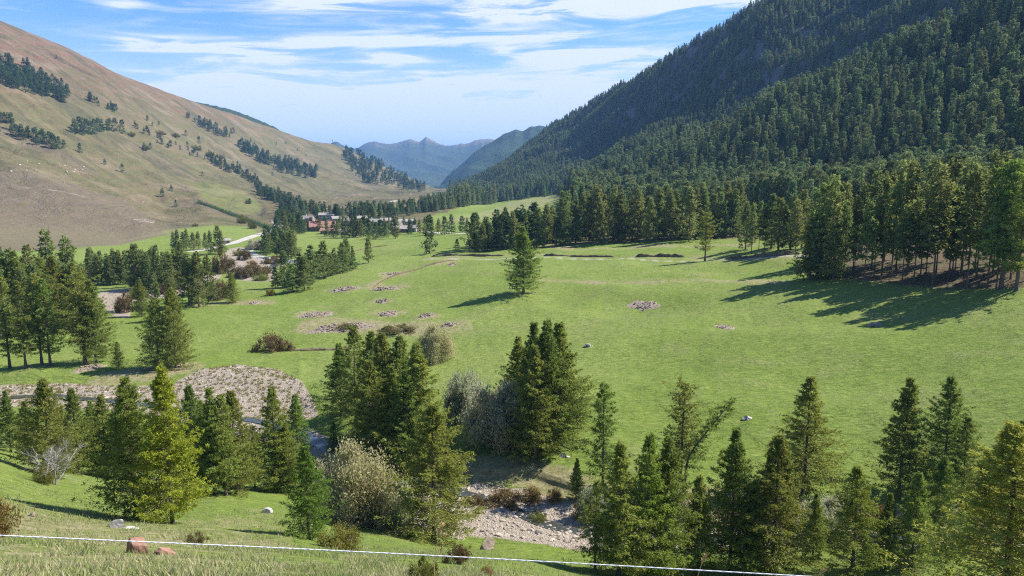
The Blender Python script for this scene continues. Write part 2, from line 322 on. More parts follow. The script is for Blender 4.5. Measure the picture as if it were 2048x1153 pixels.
for px_, py_, w_ in [(683,654,9),(632,630,5),(776,626,5),(765,603,3.5),(853,631,3.5),(898,650,3.5),(690,578,6),(770,577,6),(787,549,5),(510,606,5)]: dry = np.maximum(dry, .8*band([(px_-w_*3.5,py_),(px_+w_*3.5,py_)], w_))
stub = M([(1040,402),(1130,388),(1135,395),(1040,430),(900,450),(880,446),(960,425)])*.5*(T2 > 12.4); dry = np.maximum(dry, stub)
bare = np.maximum(M([(1200,590),(1280,575),(1340,600),(1380,650),(1340,668),(1250,655),(1200,620)])*.40, .3*M([(1390,640),(1470,640),(1480,665),(1400,668)]))
shadeband = band([(860,510),(1000,514),(1060,517)], .01)*0
road = np.maximum(band([(385,503),(420,497),(465,487),(500,475),(530,466),(560,452)], 4.2), band([(645,419),(700,412),(760,406),(830,404)], 3.0))
road = np.maximum(road, band([(490,498),(500,508),(530,518),(560,524),(590,525)], 4.0))
road = np.maximum(road, .55*band([(850,519),(930,518),(1050,517),(1200,519),(1400,522),(1480,519),(1600,512)], 2.2)); road = np.maximum(road, band([(780,462),(830,462),(880,466),(1000,468)], 3))
grass_b = np.clip(brown - greenL*.8, 0, 1)
def blurm(a, n=1):
    for _ in range(n):
        p = np.pad(a, 1, 'edge'); a = (p[:-2,1:-1]+p[2:,1:-1]+p[1:-1,:-2]+p[1:-1,2:]+4*a)/8
    return a
for pts, w, v_ in [([(240,240),(300,268),(340,288),(400,305),(470,335),(520,365)], 16, .8), ([(0,262),(60,290),(115,308),(180,345)], 12, .75), ([(0,385),(130,392),(250,420),(300,440),(345,470)], 12, .6), ([(385,402),(430,425),(500,445),(540,470)], 7, .7), ([(540,400),(600,412),(660,408),(740,398)], 10, .6), ([(90,150),(200,195),(260,230)], 14, .5), ([(640,440),(700,432),(800,420)], 7, .5)]: scree = np.maximum(scree, v_*band(pts, w))
for pts, w, v_ in [([(0,372),(70,376),(160,392),(240,415)], 2.2, .5), ([(60,318),(180,345),(290,385),(380,425)], 2.0, .42), ([(545,440),(553,455),(556,470),(562,480)], 2.5, .6), ([(0,285),(90,300),(170,312)], 2.2, .4), ([(300,250),(400,300),(500,372),(540,400)], 2.4, .4), ([(0,345),(110,352),(210,362),(330,400)], 1.8, .36)]: road = np.maximum(road, v_*band(pts, w))
gravel = blurm(gravel, 9); scree = blurm(scree, 4); greenL = blurm(greenL, 14); woodf = blurm(woodf, 3); dry = blurm(dry, 10); grass_b = np.clip(brown - greenL*.42, 0, 1); bare = blurm(bare, 22); road = blurm(road, 1)
GZ = GZ - road*(T2 > 3)*.05 
# terrace step below the meadow track and the river bank
Vt = np.stack([GX, GY, GZ], -1).reshape(-1, 3)
ii, jj = np.meshgrid(np.arange(NR-1), np.arange(NC-1), indexing='ij'); a0 = (ii*NC+jj).ravel()
ter = mesh_np("ground", Vt, [np.stack([a0, a0+1, a0+NC+1, a0+NC], -1)], True)
def fattr(me, name, arr):
    at = me.attributes.new(name, 'FLOAT', 'POINT'); at.data.foreach_set('value', np.asarray(arr, np.float32).ravel())
for nm, ar in (('gravel', gravel), ('scree', scree), ('brown', grass_b), ('woodf', woodf), ('dry', dry), ('bare', bare), ('road', road)): fattr(ter, nm, ar)
ground = tag(obj("ground", ter), kind='structure')
# ---------------------------------------------------------------- materials
def newmat(name):
    m = bpy.data.materials.new(name); m.use_nodes = True; m.node_tree.nodes.clear(); k = N(m.node_tree); return m, k
def finish(k, shader): 
    o = k.new('ShaderNodeOutputMaterial'); k.nt.links.new(shader, o.inputs[0])
def bsdf(k, col, rough=.9, spec=.2, nrm=None, metal=0):
    b = k.new('ShaderNodeBsdfPrincipled'); k.put(b.inputs['Base Color'], (tuple(col)+(1,)) if isinstance(col, (tuple, list)) and len(col) == 3 else col)
    k.put(b.inputs['Roughness'], rough); b.inputs['Specular IOR Level'].default_value = spec; b.inputs['Metallic'].default_value = metal
    if nrm is not None: k.put(b.inputs['Normal'], nrm)
    return b.outputs[0]
def bump(k, h, strength=.5, dist=.1):
    n = k.new('ShaderNodeBump'); k.put(n.inputs['Height'], h); n.inputs['Strength'].default_value = strength; n.inputs['Distance'].default_value = dist; return n.outputs[0]
def hsv(k, col, h=None, s=None, v=None):
    n = k.new('ShaderNodeHueSaturation'); k.put(n.inputs['Color'], (tuple(col)+(1,)) if isinstance(col, tuple) and len(col) == 3 else col)
    if h is not None: k.put(n.inputs['Hue'], h)
    if s is not None: k.put(n.inputs['Saturation'], s)
    if v is not None: k.put(n.inputs['Value'], v)
    return n.outputs[0]
def ground_mat():
    m, k = newmat('ground'); g = k.new('ShaderNodeNewGeometry'); P = g.outputs['Position']
    A = lambda n: k.new('ShaderNodeAttribute', attribute_name=n).outputs['Fac']
    nb = k.noise(P, .012, 5, .6, .3); nm = k.noise(P, .09, 5, .65, .4); nf = k.noise(P, .9, 5, .7); nff = k.noise(P, 5.0, 4, .7)
    # tussock lines running along the slope
    mp = k.new('ShaderNodeMapping'); k.put(mp.inputs[0], P); mp.inputs['Scale'].default_value = (1.0, 1.8, 2.5); tus = k.noise(mp.outputs[0], .8, 5, .72, .8)
    meadow = k.mix(k.ramp(nb, .38, .62), (.165, .222, .038), (.21, .255, .06))
    meadow = k.mix(k.ramp(nm, .5, .72, 0, .6), meadow, (.225, .23, .085))
    meadow = k.mix(k.ramp(tus, .48, .64, 0, .75), meadow, (.085, .135, .022)); rip_ = k.new('ShaderNodeMapping'); k.put(rip_.inputs[0], P); rip_.inputs['Scale'].default_value = (.32, 1.25, 1.0); rip = k.noise(rip_.outputs[0], 1.0, 5, .7, 1.2); meadow = k.mix(k.ramp(rip, .50, .66, 0, .55), meadow, (.10, .15, .03)); meadow = k.mix(k.ramp(rip, .48, .34, 0, .5), meadow, (.245, .275, .085)); meadow = k.mix(k.ramp(nff, .55, .75, 0, .45), meadow, (.23, .235, .085))
    dryc = k.mix(k.ramp(nf, .35, .65), (.22, .20, .085), (.32, .28, .155)); dryc = k.mix(k.ramp(nff, .52, .7, 0, .6), dryc, (.13, .14, .045))
    col = k.mix(k.ramp(k.m('ADD', A('dry'), k.m('ADD', k.m('MULTIPLY', k.m('SUBTRACT', nm, .5), 1.3), k.m('MULTIPLY', k.m('SUBTRACT', nf, .5), 1.2))), .2, .8), meadow, dryc)
    # left mountain: thin tawny turf with stripes, heath and rock crumbs
    sp = k.new('ShaderNodeSeparateXYZ'); k.put(sp.inputs[0], P)
    terr = k.noise(k.xyz(k.m('MULTIPLY', sp.outputs[0], .006), k.m('MULTIPLY', sp.outputs[1], .006), k.m('MULTIPLY', sp.outputs[2], .14)), 1.0, 5, .68, .5)
    hi = k.ramp(sp.outputs[2], 60, 260)
    br = k.mix(hi, (.155, .125, .058), (.205, .100, .066)); br = k.mix(k.ramp(terr, .38, .58, 0, .75), br, (.122, .120, .048)); br = k.mix(k.ramp(nm, .52, .72, 0, .55), br, (.105, .088, .045))
    br = k.mix(k.ramp(nb, .50, .66, 0, .6), br, (.235, .175, .115)); br = k.mix(k.ramp(nf, .62, .78, 0, .7), br, (.06, .055, .03))
    crumb = k.noise(P, .33, 6, .8, .2); br = k.mix(k.ramp(crumb, .66, .74, 0, .8), br, (.40, .37, .34))
    gul = k.noise(k.xyz(k.m('ADD', k.m('MULTIPLY', sp.outputs[0], .0035), k.m('MULTIPLY', sp.outputs[1], -.003)), k.m('ADD', k.m('MULTIPLY', sp.outputs[1], .016), k.m('MULTIPLY', sp.outputs[0], .008)), 2.0), 1.0, 7, .72, .9); br = k.mix(k.ramp(gul, .47, .63, 0, .8), br, (.085, .08, .042)); br = k.mix(k.ramp(gul, .42, .30, 0, .6), br, (.25, .185, .125))
    col = k.mix(k.ramp(k.m('ADD', A('brown'), k.m('MULTIPLY', k.m('SUBTRACT', nm, .5), .5)), .2, .8), col, br)
    sc = k.mix(k.ramp(nf, .4, .62), (.135, .105, .07), (.185, .143, .092)); sc = k.mix(k.ramp(crumb, .56, .66), sc, (.25, .215, .17)); sc = k.mix(k.ramp(nm, .5, .7, 0, .5), sc, (.13, .13, .05))
    col = k.mix(k.m('MULTIPLY', A('scree'), .9), col, sc)
    wf = k.mix(k.ramp(nf, .4, .65), (.10, .075, .04), (.19, .15, .09)); wf = k.mix(k.ramp(nm, .5, .7), wf, (.10, .12, .04)); slate = k.mix(k.ramp(nf, .45, .6), (.10, .095, .09), (.20, .19, .18))
    slopez = k.new('ShaderNodeSeparateXYZ'); k.put(slopez.inputs[0], g.outputs['True Normal'])
    wf = k.mix(k.ramp(slopez.outputs[2], .62, .8, 1, 0), wf, slate); col = k.mix(A('woodf'), col, wf)
    col = k.mix(k.ramp(k.m('ADD', A('bare'), k.m('MULTIPLY', k.m('SUBTRACT', nf, .5), 1.2)), .3, .8, 0, .8), col, (.15, .15, .08))
    vor = k.new('ShaderNodeTexVoronoi'); k.put(vor.inputs['Vector'], P); vor.inputs['Scale'].default_value = 5.5
    gv = k.mix(k.ramp(vor.outputs['Distance'], .1, .6), (.47, .375, .28), (.28, .225, .165)); vs = k.new('ShaderNodeSeparateColor'); k.put(vs.inputs[0], vor.outputs['Color'])
    gv = k.mix(k.m('MULTIPLY', vs.outputs[0], .6), gv, (.50, .44, .37)); gv = k.mix(k.ramp(nf, .50, .70, 0, .7), gv, (.20, .185, .08))
    gm = k.ramp(k.m('ADD', A('gravel'), k.m('MULTIPLY', k.m('SUBTRACT', nf, .5), .9)), .35, .6)
    col = k.mix(gm, col, gv)
    rd = k.mix(k.ramp(nf, .3, .7), (.40, .37, .32), (.52, .49, .44)); col = k.mix(k.ramp(A('road'), .25, .75), col, rd)
    h = k.m('ADD', k.m('MULTIPLY', k.m('ADD', tus, k.m('MULTIPLY', rip, -.9)), .9), k.m('MULTIPLY', nff, .16)); h = k.m('ADD', h, k.m('MULTIPLY', nm, 1.5)); h = k.m('ADD', h, k.m('MULTIPLY', A('brown'), k.m('ADD', k.m('MULTIPLY', k.noise(P, .035, 6, .72, .6), 16.0), k.m('MULTIPLY', terr, 9.0)))); h = k.m('ADD', h, k.m('MULTIPLY', k.m('MULTIPLY', vor.outputs['Distance'], gm), .4))
    finish(k, bsdf(k, col, .95, .12, bump(k, h, .9, .55))); return m
ground.data.materials.append(ground_mat())
def leaf_mat(name, c1, c2, trans=.42, hue=.025, val=.22):
    m, k = newmat(name); oi = k.new('ShaderNodeObjectInfo'); g = k.new('ShaderNodeNewGeometry')
    rnd = oi.outputs['Random']; r2 = k.m('FRACT', k.m('MULTIPLY', rnd, 17.31)); ri = g.outputs['Random Per Island']
    col = k.mix(ri, c1, c2)
    col = hsv(k, col, k.m('ADD', .5-hue, k.m('MULTIPLY', rnd, 2*hue)), 1.0, k.m('ADD', 1-val, k.m('MULTIPLY', r2, 2*val)))
    b_ = k.new('ShaderNodeBsdfDiffuse'); k.put(b_.inputs[0], col); b = b_.outputs[0]; t = k.new('ShaderNodeBsdfTranslucent'); k.put(t.inputs[0], hsv(k, col, .49, 1.05, 1.25))
    mx = k.new('ShaderNodeMixShader'); mx.inputs[0].default_value = trans; k.nt.links.new(b, mx.inputs[1]); k.nt.links.new(t.outputs[0], mx.inputs[2]); finish(k, mx.outputs[0]); return m
def plain(name, col, rough=.85, spec=.25, var=.25, scale=6.0, metal=0, bmp=0.0):
    m, k = newmat(name); tcn = k.new('ShaderNodeTexCoord'); n = k.noise(tcn.outputs['Object'], scale, 5, .65)
    c = hsv(k, col, None, None, k.ramp(n, .25, .75, 1-var, 1+var)); finish(k, bsdf(k, c, rough, spec, bump(k, n, .6, bmp) if bmp else None, metal)); return m
MT = dict(
 larch=leaf_mat('larch_needles', (.15, .20, .040), (.275, .32, .08)), larch_dull=leaf_mat('dull_larch_needles', (.135, .175, .052), (.24, .275, .095)), larch_fresh=leaf_mat('fresh_larch_needles', (.14, .21, .036), (.24, .31, .065)),
 larch_yellow=leaf_mat('turning_larch_needles', (.19, .265, .034), (.36, .42, .058)), larch_gold=leaf_mat('golden_larch_needles', (.28, .30, .05), (.47, .46, .12)),
 pine=leaf_mat('dark_needles', (.050, .092, .038), (.10, .15, .060)), wood_far=leaf_mat('forest_needles', (.13, .18, .072), (.23, .275, .12), .22, .03, .40),
 willow_grey=leaf_mat('grey_willow_leaves', (.25, .27, .15), (.43, .43, .29), .4), willow_olive=leaf_mat('olive_willow_leaves', (.33, .33, .14), (.54, .50, .28), .4), shrub_rust=leaf_mat('rusty_leaves', (.16, .10, .035), (.30, .20, .08), .3),
 shrub_brown=leaf_mat('brown_leaves', (.11, .085, .035), (.20, .16, .07), .25), shrub_green=leaf_mat('shrub_leaves', (.09, .11, .02), (.22, .20, .05), .3),
 bark=plain('bark', (.13, .10, .08), .95, .1, .35, 3.0), deadwood=plain('bleached_wood', (.34, .31, .29), .9, .1, .2, 4.0), greybark=plain('grey_bark', (.16, .14, .12), .95, .1, .3, 4.0),
 stone=plain('pale_stone', (.25, .20, .15), .9, .2, .3, 1.5, 0, .1), whitestone=plain('white_stone', (.40, .375, .34), .9, .2, .2, 2.0, 0, .1), redrock=plain('red_rock', (.29, .165, .12), .9, .2, .3, 1.6, 0, .12), darkrock=plain('dark_rock', (.17, .15, .14), .9, .2, .3, 1.6, 0, .12),
 riverstone=plain('river_stone', (.34, .285, .235), .9, .15, .45, .7, 0, .1),
 tuft=leaf_mat('gravel_grass', (.20, .20, .05), (.36, .32, .12), .3),
 straw=plain('dry_stalk', (.50, .32, .13), .8, .2, .2, 20.), rope=plain('white_rope', (.78, .74, .74), .6, .3, .12, 300.), post=plain('fence_post', (.25, .20, .15), .9, .1, .3, 12.),
)
# ---------------------------------------------------------------- tree and shrub builders
def conifer(seed, H=16., base=.1, wid=.2, nb=150, nl=12, nn=5, leaf=.26, lw=.07, droop=.2, irr=.35, lean=0., mat='larch', shape=.85, trunk_r=None, bend=None, sides=6, sticks=True, toponly=False):
    """returns (trunk mesh, crown mesh); nb boughs, nl twigs a bough, nn needle sprays a twig"""
    g = np.random.default_rng(seed); tr = trunk_r or H*.0125
    tz = np.linspace(0, 1, 9); off = np.zeros((9, 2)); off[:, 0] = lean*H*tz**1.5; off += np.cumsum(g.normal(0, H*.0025, (9, 2)), 0)*tz[:, None]
    if bend is not None: off[:, 0] += np.interp(tz, [0, .35, .5, 1], [0, bend[0]*H, bend[1]*H, bend[2]*H])
    TP = np.column_stack([off, tz*H]); TR = tr*(1-tz)**.8 + .02; TR[0] *= 1.35
    mb = MB().tube(TP, TR, 8 if nb > 120 else 5)
    # boughs
    t = np.sort(g.random(nb)**.92); t[-1] = .995; z0 = (base + (1-base)*t)*H; az = np.arange(nb)*2.399 + g.normal(0, .4, nb)
    prof = (1-t)**shape*np.minimum(1, .62+2.6*t) + .015
    lob = 1 + irr*np.sin(az*2+g.random()*6+t*5)*.5 + irr*np.sin(az*3+t*17+g.random()*6)*.5
    L = wid*H*prof*lob*g.uniform(1-irr*1.1, 1.15, nb); L = np.maximum(L, .012*H)
    up = .45*t - droop*(1-t) + g.normal(0, .07, nb); curl = .22*(1-t)+.1
    P0 = np.column_stack([np.interp(z0, TP[:, 2], TP[:, 0]), np.interp(z0, TP[:, 2], TP[:, 1]), z0])
    D = np.column_stack([np.cos(az), np.sin(az)])
    def bp(i, s):                                           # point on bough i at parameter s
        rad = L[i]*s; return np.column_stack([P0[i, 0]+D[i, 0]*rad, P0[i, 1]+D[i, 1]*rad, P0[i, 2]+L[i]*(up[i]*s+curl[i]*s*s-.06*s)])
    if sticks:
        i = np.arange(nb); S = [0, .35, .7, .97]; pts = [bp(i, np.full(nb, s)) for s in S]; rr = tr*.22*(1-t*.7); 
        side = np.column_stack([-D[:, 1], D[:, 0], np.zeros(nb)]); upv = np.array([0, 0, 1.])
        V = []
        for s, p in zip(S, pts):
            w = (rr*(1-.85*s))[:, None]; V += [p+side*w, p-side*w*.5+upv*w, p-side*w*.5-upv*w]
        V = np.stack(V, 1).reshape(-1, 3); b = (np.arange(nb)*12)[:, None, None]
        q = np.array([[3*a+c, 3*a+(c+1) % 3, 3*a+3+(c+1) % 3, 3*a+3+c] for a in range(3) for c in range(3)])[None]
        mb.add(V, (b+q).reshape(-1, 4))
    trunk = mb.mesh('trunk', MT['bark'], False)
    # twigs
    ib = np.repeat(np.arange(nb), nl); n = len(ib); keep = g.random(n) < np.clip(L[ib]/(wid*H)*1.6+.25, 0, 1); ib = ib[keep]; n = len(ib)
    s = .12 + .88*g.random(n)**.75; Q = bp(ib, s)
    sgn = np.where(g.random(n) < .5, -1, 1)*g.uniform(.4, 1.25, n); ca, sa = np.cos(sgn), np.sin(sgn)
    T = np.column_stack([D[ib, 0]*ca-D[ib, 1]*sa, D[ib, 0]*sa+D[ib, 1]*ca, g.normal(.02, .28, n)-.12]); T /= np.linalg.norm(T, axis=1)[:, None]
    tl = np.clip(L[ib]*.42*(1.15-s)*g.uniform(.6, 1.3, n), leaf*.9, leaf*6)
    it = np.repeat(np.arange(n), nn); m = len(it); u = (np.tile(np.arange(nn), n)+g.random(m))/nn
    C = Q[it]+T[it]*(tl[it]*u)[:, None]; C[:, 2] += -.10*tl[it]*u*u + g.normal(0, leaf*.18, m)
    A = T[it] + g.normal(0, .55, (m, 3)); A[:, 2] += .12; A /= np.linalg.norm(A, axis=1)[:, None]
    B = np.cross(A, g.normal(0, 1, (m, 3))); B /= np.linalg.norm(B, axis=1)[:, None]+1e-9
    ll = leaf*g.uniform(.6, 1.35, m)[:, None]; w = lw*g.uniform(.7, 1.4, m)[:, None]
    V = np.stack([C-B*w*.4, C+A*ll*.5-B*w, C+A*ll, C+A*ll*.5+B*w], 1).reshape(-1, 3)
    F = np.arange(m*4).reshape(-1, 4)
    crown = mesh_np('crown', V, [F], False, [MT[mat]])
    return trunk, crown
def bush(seed, Rr=3., H=4., nl=6000, leaf=.16, mat='willow_grey', stems=7, clump=46, low=.15, bark='greybark', stemh=.75):
    g = np.random.default_rng(seed); mb = MB()
    c = g.normal(0, 1, (clump, 3)); c /= np.linalg.norm(c, axis=1)[:, None]; rr = g.uniform(.35, 1.05, clump)[:, None]; c = c*rr
    c[:, 2] = np.abs(c[:, 2])*.9 if low < .3 else c[:, 2]
    lo = low*H; C = np.column_stack([c[:, 0]*Rr, c[:, 1]*Rr, lo + (H-lo)*(c[:, 2]*.5+.5 if low >= .3 else c[:, 2])])
    for i in range(stems):
        q = C[g.integers(clump)]*np.array([.8, .8, 1]); b = np.array([g.normal(0, Rr*.12), g.normal(0, Rr*.12), 0]); mid = b*.7+q*.3+[0, 0, H*.08]
        mb.tube(np.array([b, mid, b*.3+q*.7, q]), np.array([.09, .065, .04, .015])*H/4, 5, False)
        for _ in range(3):
            q2 = C[g.integers(clump)]; mb.tube(np.array([b*.3+q*.7, (q2+q)*.5, q2]), [.03*H/4, .02*H/4, .008], 4, False)
    trunk = mb.mesh('stem', MT[bark])
    ic = g.integers(0, clump, nl); sz = g.uniform(.12, .34, clump)[ic]*min(Rr, H)
    P = C[ic] + g.normal(0, 1, (nl, 3))*sz[:, None]*.55; P[:, 2] = np.abs(P[:, 2]-.03)+.03
    A = g.normal(0, 1, (nl, 3)); A[:, 2] += .5; A /= np.linalg.norm(A, axis=1)[:, None]; B = np.cross(A, g.normal(0, 1, (nl, 3))); B /= np.linalg.norm(B, axis=1)[:, None]
    ll = leaf*g.uniform(.6, 1.3, nl)[:, None]; V = np.stack([P, P+A*ll*.5-B*ll*.28, P+A*ll, P+A*ll*.5+B*ll*.28], 1).reshape(-1, 3)
    return trunk, mesh_np('leaves', V, [np.arange(nl*4).reshape(-1, 4)], False, [MT[mat]])
# prototypes of three sizes; every mesh is 16 m tall
def protos(n, seed, **kw):
    out = []
    for i in range(n):
        g = random.Random(seed+i); k2 = dict(kw); k2['wid'] = kw.get('wid', .2)*g.uniform(.85, 1.2); k2['base'] = max(.03, kw.get('base', .1)*g.uniform(.6, 1.4)); k2['irr'] = kw.get('irr', .35)*g.uniform(.8, 1.3)
        out.append(conifer(seed*10+i, **k2))
    return out
PR = dict(
 hi=protos(6, 11, nb=300, nl=17, nn=8, leaf=.26, lw=.045, wid=.32, shape=.95, base=.07, mat='larch', irr=.4),
 wide=protos(2, 31, nb=330, nl=18, nn=7, leaf=.27, lw=.048, wid=.42, base=.04, mat='larch', irr=.4, shape=.85),
 yel=[conifer(51, nb=330, nl=18, nn=7, leaf=.27, lw=.045, wid=.30, base=.08, mat='larch_yellow', irr=.3, shape=.9)],
 fresh=protos(3, 61, nb=280, nl=17, nn=7, leaf=.26, lw=.045, wid=.30, base=.06, mat='larch_fresh', irr=.35, shape=.95),
 sparse=protos(3, 71, nb=150, nl=14, nn=7, leaf=.30, lw=.05, wid=.25, base=.16, mat='larch', irr=.65, shape=.6),
 tall=protos(4, 81, nb=85, nl=11, nn=4, leaf=.46, lw=.10, wid=.15, base=.22, mat='larch_dull', irr=.6, shape=.8, trunk_r=.105),
 mid=protos(6, 91, nb=120, nl=12, nn=4, leaf=.52, lw=.12, wid=.26, base=.08, mat='larch_dull', irr=.45, shape=.95),
 dark=protos(4, 101, nb=90, nl=10, nn=4, leaf=.62, lw=.15, wid=.27, base=.05, mat='pine', irr=.4, shape=.7),
 far=protos(5, 111, nb=95, nl=8, nn=4, leaf=.62, lw=.15, wid=.20, base=.06, mat='wood_far', irr=.35, sticks=False, shape=.95),
 fdark=protos(3, 121, nb=60, nl=8, nn=3, leaf=.9, lw=.22, wid=.32, base=.05, mat='pine', irr=.35, sticks=False, shape=.65),
)
PR['crook'] = [conifer(141, nb=95, nl=13, nn=6, leaf=.32, lw=.055, wid=.22, base=.28, irr=.75, shape=.45, bend=(.02, .10, .46), mat='larch', trunk_r=.24)]
PR['flat'] = [conifer(151, nb=150, nl=13, nn=6, leaf=.32, lw=.055, wid=.24, base=.22, irr=.7, shape=.32, lean=-.02, mat='larch', trunk_r=.26)]
PR['gold'] = [conifer(161, nb=330, nl=20, nn=8, leaf=.20, lw=.032, wid=.27, base=.05, mat='larch_gold', irr=.35, shape=.8)]
TREES = []
def tree(kind, x, yb, yt, label, group=None, pi=None, w=1.0, cat='larch tree', name='larch', pos=None, H=None, rmin=0):
    """tree whose foot is seen at photo pixel (x, yb) and whose top reaches yt"""
    p = hit(x, yb, rmin) if pos is None else pos
    if H is None:
        r = math.hypot(p.x, p.y); s = float(pix_dir(x, yt)[1]); H = s*r - p.z
    pr = PR[kind]; T, Cw = pr[(pi if pi is not None else random.randrange(len(pr))) % len(pr)]
    sc = H/16.0; e = empty(name, (p.x, p.y, p.z-.15*sc), random.uniform(0, 6.283) if kind not in ('crook', 'yel') else 0.0, (sc*w, sc*w, sc))
    obj('trunk', T, e); obj('crown', Cw, e); tag(e, label, cat, group); e['_px'] = float(x); TREES.append(e); return e
